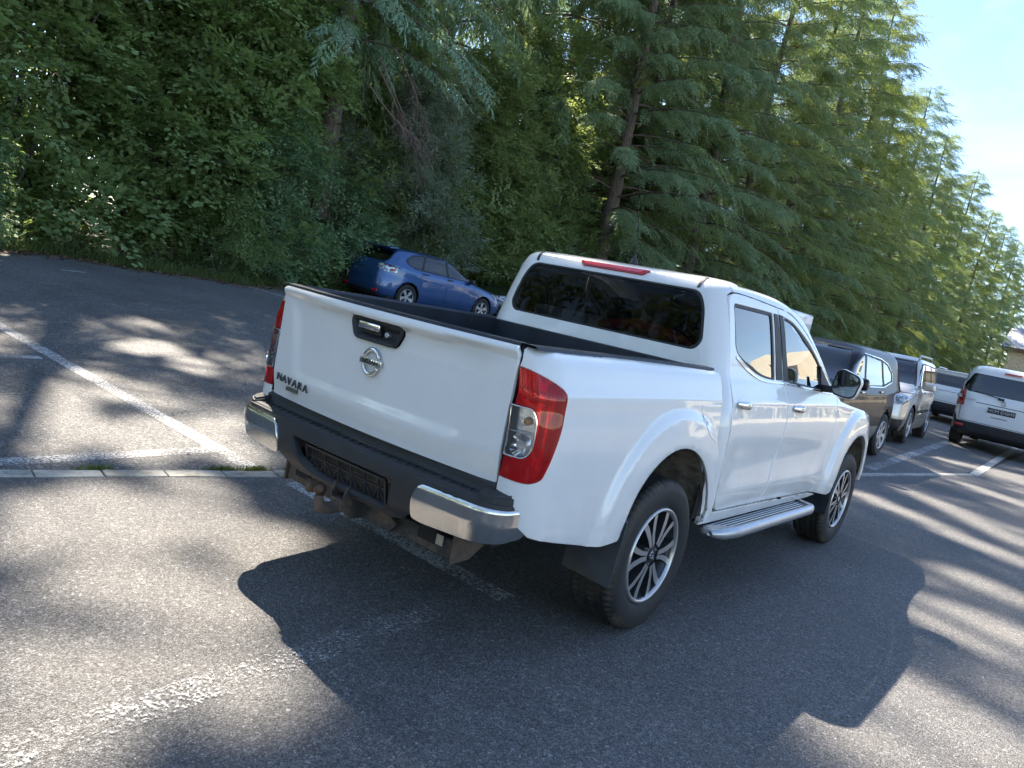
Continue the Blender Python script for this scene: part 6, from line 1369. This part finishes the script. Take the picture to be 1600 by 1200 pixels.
for sg in (-1, 1): bm = bmesh.new(); add_tube(bm, [(.1, sg * .62, 1.60), (-.05, sg * .62, 1.675), (-1.5, sg * .62, 1.68), (-1.7, sg * .62, 1.61)], .016, 6); bm_obj('roof_rail', bm, M_silver, cE)
bm = bmesh.new(); add_box(bm, (-1.93, 0, 1.605), (.25, 1.2, .035), bev=.012); bm_obj('roof_spoiler', bm, M_wht, cE)
# --- white van
def vr(zf, zr, xf, xr, w, n): return (zf, zr, xf, xr, w, n)
rows = [vr(.26, .30, 2.35, -2.10, .88, 8), vr(.40, .40, 2.45, -2.26, .94, 8), vr(.58, .60, 2.47, -2.29, .955, 8), vr(.90, .95, 2.42, -2.28, .96, 7.5), vr(1.02, 1.10, 2.1, -2.265, .955, 7.5), vr(1.12, 1.2, 1.7, -2.25, .945, 8), vr(1.2, 1.28, 1.45, -2.235, .925, 8.5), vr(1.45, 1.5, 1.05, -2.19, .89, 8.5), vr(1.70, 1.72, .72, -2.14, .845, 8), vr(1.80, 1.81, .55, -2.11, .81, 7), vr(1.865, 1.87, .38, -2.05, .74, 6), vr(1.895, 1.90, .15, -1.92, .60, 5), vr(1.91, 1.915, -.2, -1.5, .3, 3), vr(1.912, 1.917, -.6, -1.0, .02, 2)]
regs = [('rear_window', M_glk, [('r', win([(-.70, 1.70), (.70, 1.70), (.84, 1.36), (.72, 1.27), (-.72, 1.27), (-.84, 1.36)], .05))]), ('rear_bumper', M_black, [('r', [(-1, .2), (-1, .80), (-.86, .74), (-.80, .60), (.80, .60), (.86, .74), (1, .80), (1, .2)]), ('s', [(-2.4, .2), (-2.4, .62), (-2.0, .50), (2.5, .45), (2.5, .2)])]),
        ('tail_lamp', M_lred2, [('r', win([(-.86, 1.34), (-.80, .96), (-.97, .93), (-.97, 1.38)], .03)), ('r', win([(.86, 1.34), (.80, .96), (.97, .93), (.97, 1.38)], .03)), ('s', win([(-2.4, 1.38), (-2.14, 1.36), (-2.16, .95), (-2.4, .92)], .02))]),
        ('side_window', M_glk, [('s', win([(-.2, 1.68), (.6, 1.66), (1.15, 1.25), (-.2, 1.25)]))]), ('side_window', M_glk, [('s', win([(-.3, 1.68), (-.3, 1.25), (-2.0, 1.28), (-1.95, 1.66)]))])]
seams = [('hatch_seam', M_rubber, 'r', [(-.82, 1.74), (-.80, 1.2), (-.77, .66), (-.72, .62), (.72, .62), (.77, .66), (.80, 1.2), (.82, 1.74)], .010), ('hatch_crease', M_rubber, 'r', [(-.5, 1.06), (.5, 1.06)], .014), ('hatch_crease', simple('grey_line', (.35, .36, .38), .5), 'r', [(-.16, .80), (.16, .80)], .03)]
cF, pj_ = car('van', (18.98, -.43, .03), .0, 'white van seen from behind at the right edge, black number plate on its tailgate', 'van', rows, regs, M_wht, (1.72, -1.42), R=.34, seams=seams, arch=.38, wy=.83, tw=.22, rimmat=M_silver, spokes=6, interior=False)
for sg in (-1, 1):
    bm = bmesh.new(); add_box(bm, (-2.235, sg * .85, 1.145), (.05, .10, .08), bev=.01); bm_obj('clear_lamp', bm, M_hl, cF, angle=40)
    bm = bmesh.new(); add_box(bm, (-2.283, sg * .72, .50), (.02, .16, .05), bev=.01); bm_obj('bumper_reflector', bm, M_lred2, cF, angle=40)
bm = bmesh.new(); add_box(bm, (-2.155, -.04, 1.80), (.04, .34, .035), bev=.008); bm_obj('stop_lamp', bm, M_lred2, cF, angle=40)
wiper(cF, (-2.275, .05, 1.24), (-2.262, .60, 1.30)); bm = bmesh.new(); add_box(bm, (-2.28, .05, 1.225), (.04, .12, .05), bev=.01); bm_obj('wiper_base', bm, M_rubber, cF)
bm = bmesh.new(); add_box(bm, (-2.292, -.02, .945), (.014, .54, .115), bev=.006); npl = bm_obj('number_plate', bm, M_pl, cF)
put_text('plate_text', 'HCM DGHY', .085, rearframe(-2.3, -.02, .945) if False else Matrix.Translation((18.98, -.43, .03)) @ rearframe(-2.3005, -.02, .945), M_ptxt, npl, .0006, 0, 1.2)
npl.children[0].matrix_parent_inverse = cF.matrix_world.inverted() if False else Matrix()
npl.children[0].matrix_local = rearframe(-2.3005, -.02, .945) @ Matrix.Diagonal((1.2, 1, 1, 1))
bm = bmesh.new(); add_lathe(bm, [(.040, -.012), (.048, -.018), (.055, -.012)], 20, 'x', (-2.268, -.02, 1.14)); add_box(bm, (-2.282, -.02, 1.14), (.012, .10, .018)); bm_obj('round_badge', bm, M_chrome, cF, angle=40)
bm = bmesh.new(); add_box(bm, (-2.270, .62, 1.10), (.008, .20, .022)); bm_obj('name_badge', bm, M_silver, cF)
bm = bmesh.new(); add_box(bm, (-1.0, 0, 1.3), (1.8, 1.3, 1.0)); bm_obj('load', bm, M_dark, cF) if False else bm.free()
bm = bmesh.new(); add_box(bm, (.2, 0, .7), (3.6, 1.6, .5)); bm_obj('cabin_floor', bm, M_int, cF)
for y in (-.45, .45):
    for x in (-.9, .3): bm = bmesh.new(); add_box(bm, (x, y, 1.15), (.15, .5, .6), bev=.05); add_box(bm, (x - .03, y, 1.55), (.1, .26, .18), bev=.04); bm_obj('seat', bm, M_seat, cF, angle=50)
# --- camper in the distance
def dist_obj():
    t = tag(empty('camper_van', (32.6, 11.1, gz(32.6, 11.1)), .0), 'white camper body with a small dark window, far off above the black suv roof', 'camper')
    bm = bmesh.new(); add_box(bm, (0, 0, 1.62), (5.6, 2.2, 2.15), bev=.16, seg=3); bm_obj('body', bm, M_wht, t, angle=50)
    bm = bmesh.new(); add_box(bm, (3.1, 0, 1.0), (1.4, 1.9, 1.1), bev=.25, seg=3); bm_obj('cab', bm, M_wht, t, angle=50)
    for x in (-1.9, -.4, 1.4): bm = bmesh.new(); add_box(bm, (x, -1.095, 1.9), (.9, .03, .5), bev=.01); bm_obj('window', bm, M_glk, t)
    for y in (-.62,): bm = bmesh.new(); add_box(bm, (-2.81, y, 2.05), (.03, .62, .5), bev=.01); bm_obj('window', bm, M_pl, t)
    for x in (-1.5, .6): bm = bmesh.new(); add_box(bm, (x, 0, 2.74), (.7, .6, .12), bev=.03); bm_obj('roof_vent', bm, M_wht, t)
    for x in (-1.6, 2.9):
        for sg in (-1, 1): w = copy_tree(list(CARW.values())[0], t); w.location = (x, sg * .95, .33); w.rotation_euler = (0, 0, math.pi if sg > 0 else 0)
dist_obj()
# ------------------------------------------------------------------ buildings and trees behind the camera (seen in the reflections), far house
b = NB('cream_render'); p = b.obj(); b.bsdf(b.mix(b.ramp(b.noise(p, .8, 6, .6), [(.3, 0), (.7, 1)]), (.62, .56, .42), (.72, .66, .52)), .85, 0, Normal=b.bump(b.noise(p, 30, 4), .2, .01)); M_cream = b.m
M_redb = simple('red_band', (.32, .05, .035), .6); M_wfr = simple('window_frame', (.5, .5, .5), .5); M_wgl = simple('far_pane', (.03, .045, .055), .08); M_roofg = simple('slate_roof', (.26, .27, .33), .7, scale=2); M_brown = simple('brown_eave', (.16, .09, .06), .8); M_tile = simple('tan_shingle', (.55, .46, .33), .9, var=.3, scale=4)
def blk(bm, x0, x1, y0, y1, z0, z1): add_box(bm, ((x0 + x1) / 2, (y0 + y1) / 2, (z0 + z1) / 2), (x1 - x0, y1 - y0, z1 - z0))
B1 = tag(empty('commercial_building', (0, 0, 0)), 'long low cream building with a red band, mirrored in the pickup windows', 'building')
bm = bmesh.new(); blk(bm, 26, 95, -26, -13, -.2, 4.6); bm_obj('wall', bm, M_cream, B1)
bm = bmesh.new(); blk(bm, 25.6, 95.4, -26.4, -12.5, 4.6, 4.9); bm_obj('flat_roof', bm, M_brown, B1)
bm = bmesh.new(); blk(bm, 36, 52, -13.0, -12.9, 3.75, 4.35); bm_obj('red_band', bm, M_redb, B1)
for k in range(14):
    x = 28 + k * 4.2; bm = bmesh.new(); blk(bm, x, x + 3.0, -13.02, -12.94, .9, 3.2); w = bm_obj('window', bm, M_wfr, B1)
    for j in range(3): bm = bmesh.new(); blk(bm, x + .08 + j * .97, x + .96 + j * .97, -12.95, -12.92, 1.0, 3.1); bm_obj('pane', bm, M_wgl, w)
B2 = tag(empty('tower_building', (0, 0, 0)), 'tall cream block with a sloping parapet behind the low cream building', 'building')
bm = bmesh.new(); add_prism(bm, [(54, 0), (66, 0), (66, 10.2), (60, 9.6), (54, 7.0)], 'y', -21, -17); bm_obj('wall', bm, M_cream, B2)
for k in range(3): bm = bmesh.new(); blk(bm, 60.5, 65.5, -17.1, -16.95, 5.4 + k * 1.4, 6.2 + k * 1.4); bm_obj('window_band', bm, M_wgl, B2)
bm = bmesh.new(); add_tube(bm, [(63, -18, 10), (63, -18, 12)], .08, 6); add_tube(bm, [(62, -18, 11.4), (64, -18, 11.6)], .05, 6); bm_obj('aerial', bm, M_wfr, B2)
H1 = tag(empty('far_house', (0, 0, 0)), 'far pale house with a grey roof at the right edge, beyond the last conifer', 'building')
bm = bmesh.new(); blk(bm, 112, 122, -22, 10.2, 0, 6.3); bm_obj('wall', bm, M_tile, H1)
bm = bmesh.new(); blk(bm, 111.2, 122.8, -22.6, 10.8, 6.3, 6.75); bm_obj('eave', bm, M_brown, H1)
bm = bmesh.new(); add_prism(bm, [(111.0, 6.75), (123, 6.75), (117, 9.6)], 'y', -22.8, 11.0); bm_obj('roof', bm, M_roofg, H1)
bm = bmesh.new(); blk(bm, 111.7, 112, -22, 10.2, 3.6, 3.95); bm_obj('string_course', bm, M_brown, H1)
for k in range(7): bm = bmesh.new(); blk(bm, 111.93, 112.02, -20 + k * 4.3, -18.8 + k * 4.3, 4.5, 5.8); bm_obj('window', bm, M_wgl, H1)
o = bpy.data.objects.new('wood_behind', bpy.data.meshes['deep_wood']); COL.objects.link(o); o.material_slots[0].link = 'OBJECT'; o.material_slots[0].material = M_mid; o.rotation_euler = (0, 0, math.pi / 2); o.location = (-12, -22, 0); o.scale = (.6, 1, 1.7); tag(o, 'line of dense trees behind the camera, mirrored in the pickup rear glass', kind='stuff')
for i, (x, y, sc, k) in enumerate([(-36, -16, 1.15, 0), (-38, 3, 1.3, 2), (-35, 22, 1.2, 1), (-33, 40, 1.4, 0)]):
    plant('conifer_tree', (x, y, -.05), i * 1.1, sc * .62, CON[3], [M_bark, M_bark, M_fir], ['conifer behind the camera, leftmost in the rear glass reflection', 'taller conifer behind the camera, second in the rear glass reflection', 'conifer behind the camera, third in the rear glass reflection', 'conifer behind the camera at the far corner of the car park'][i], 'tree', 'conifers behind the camera', names3)
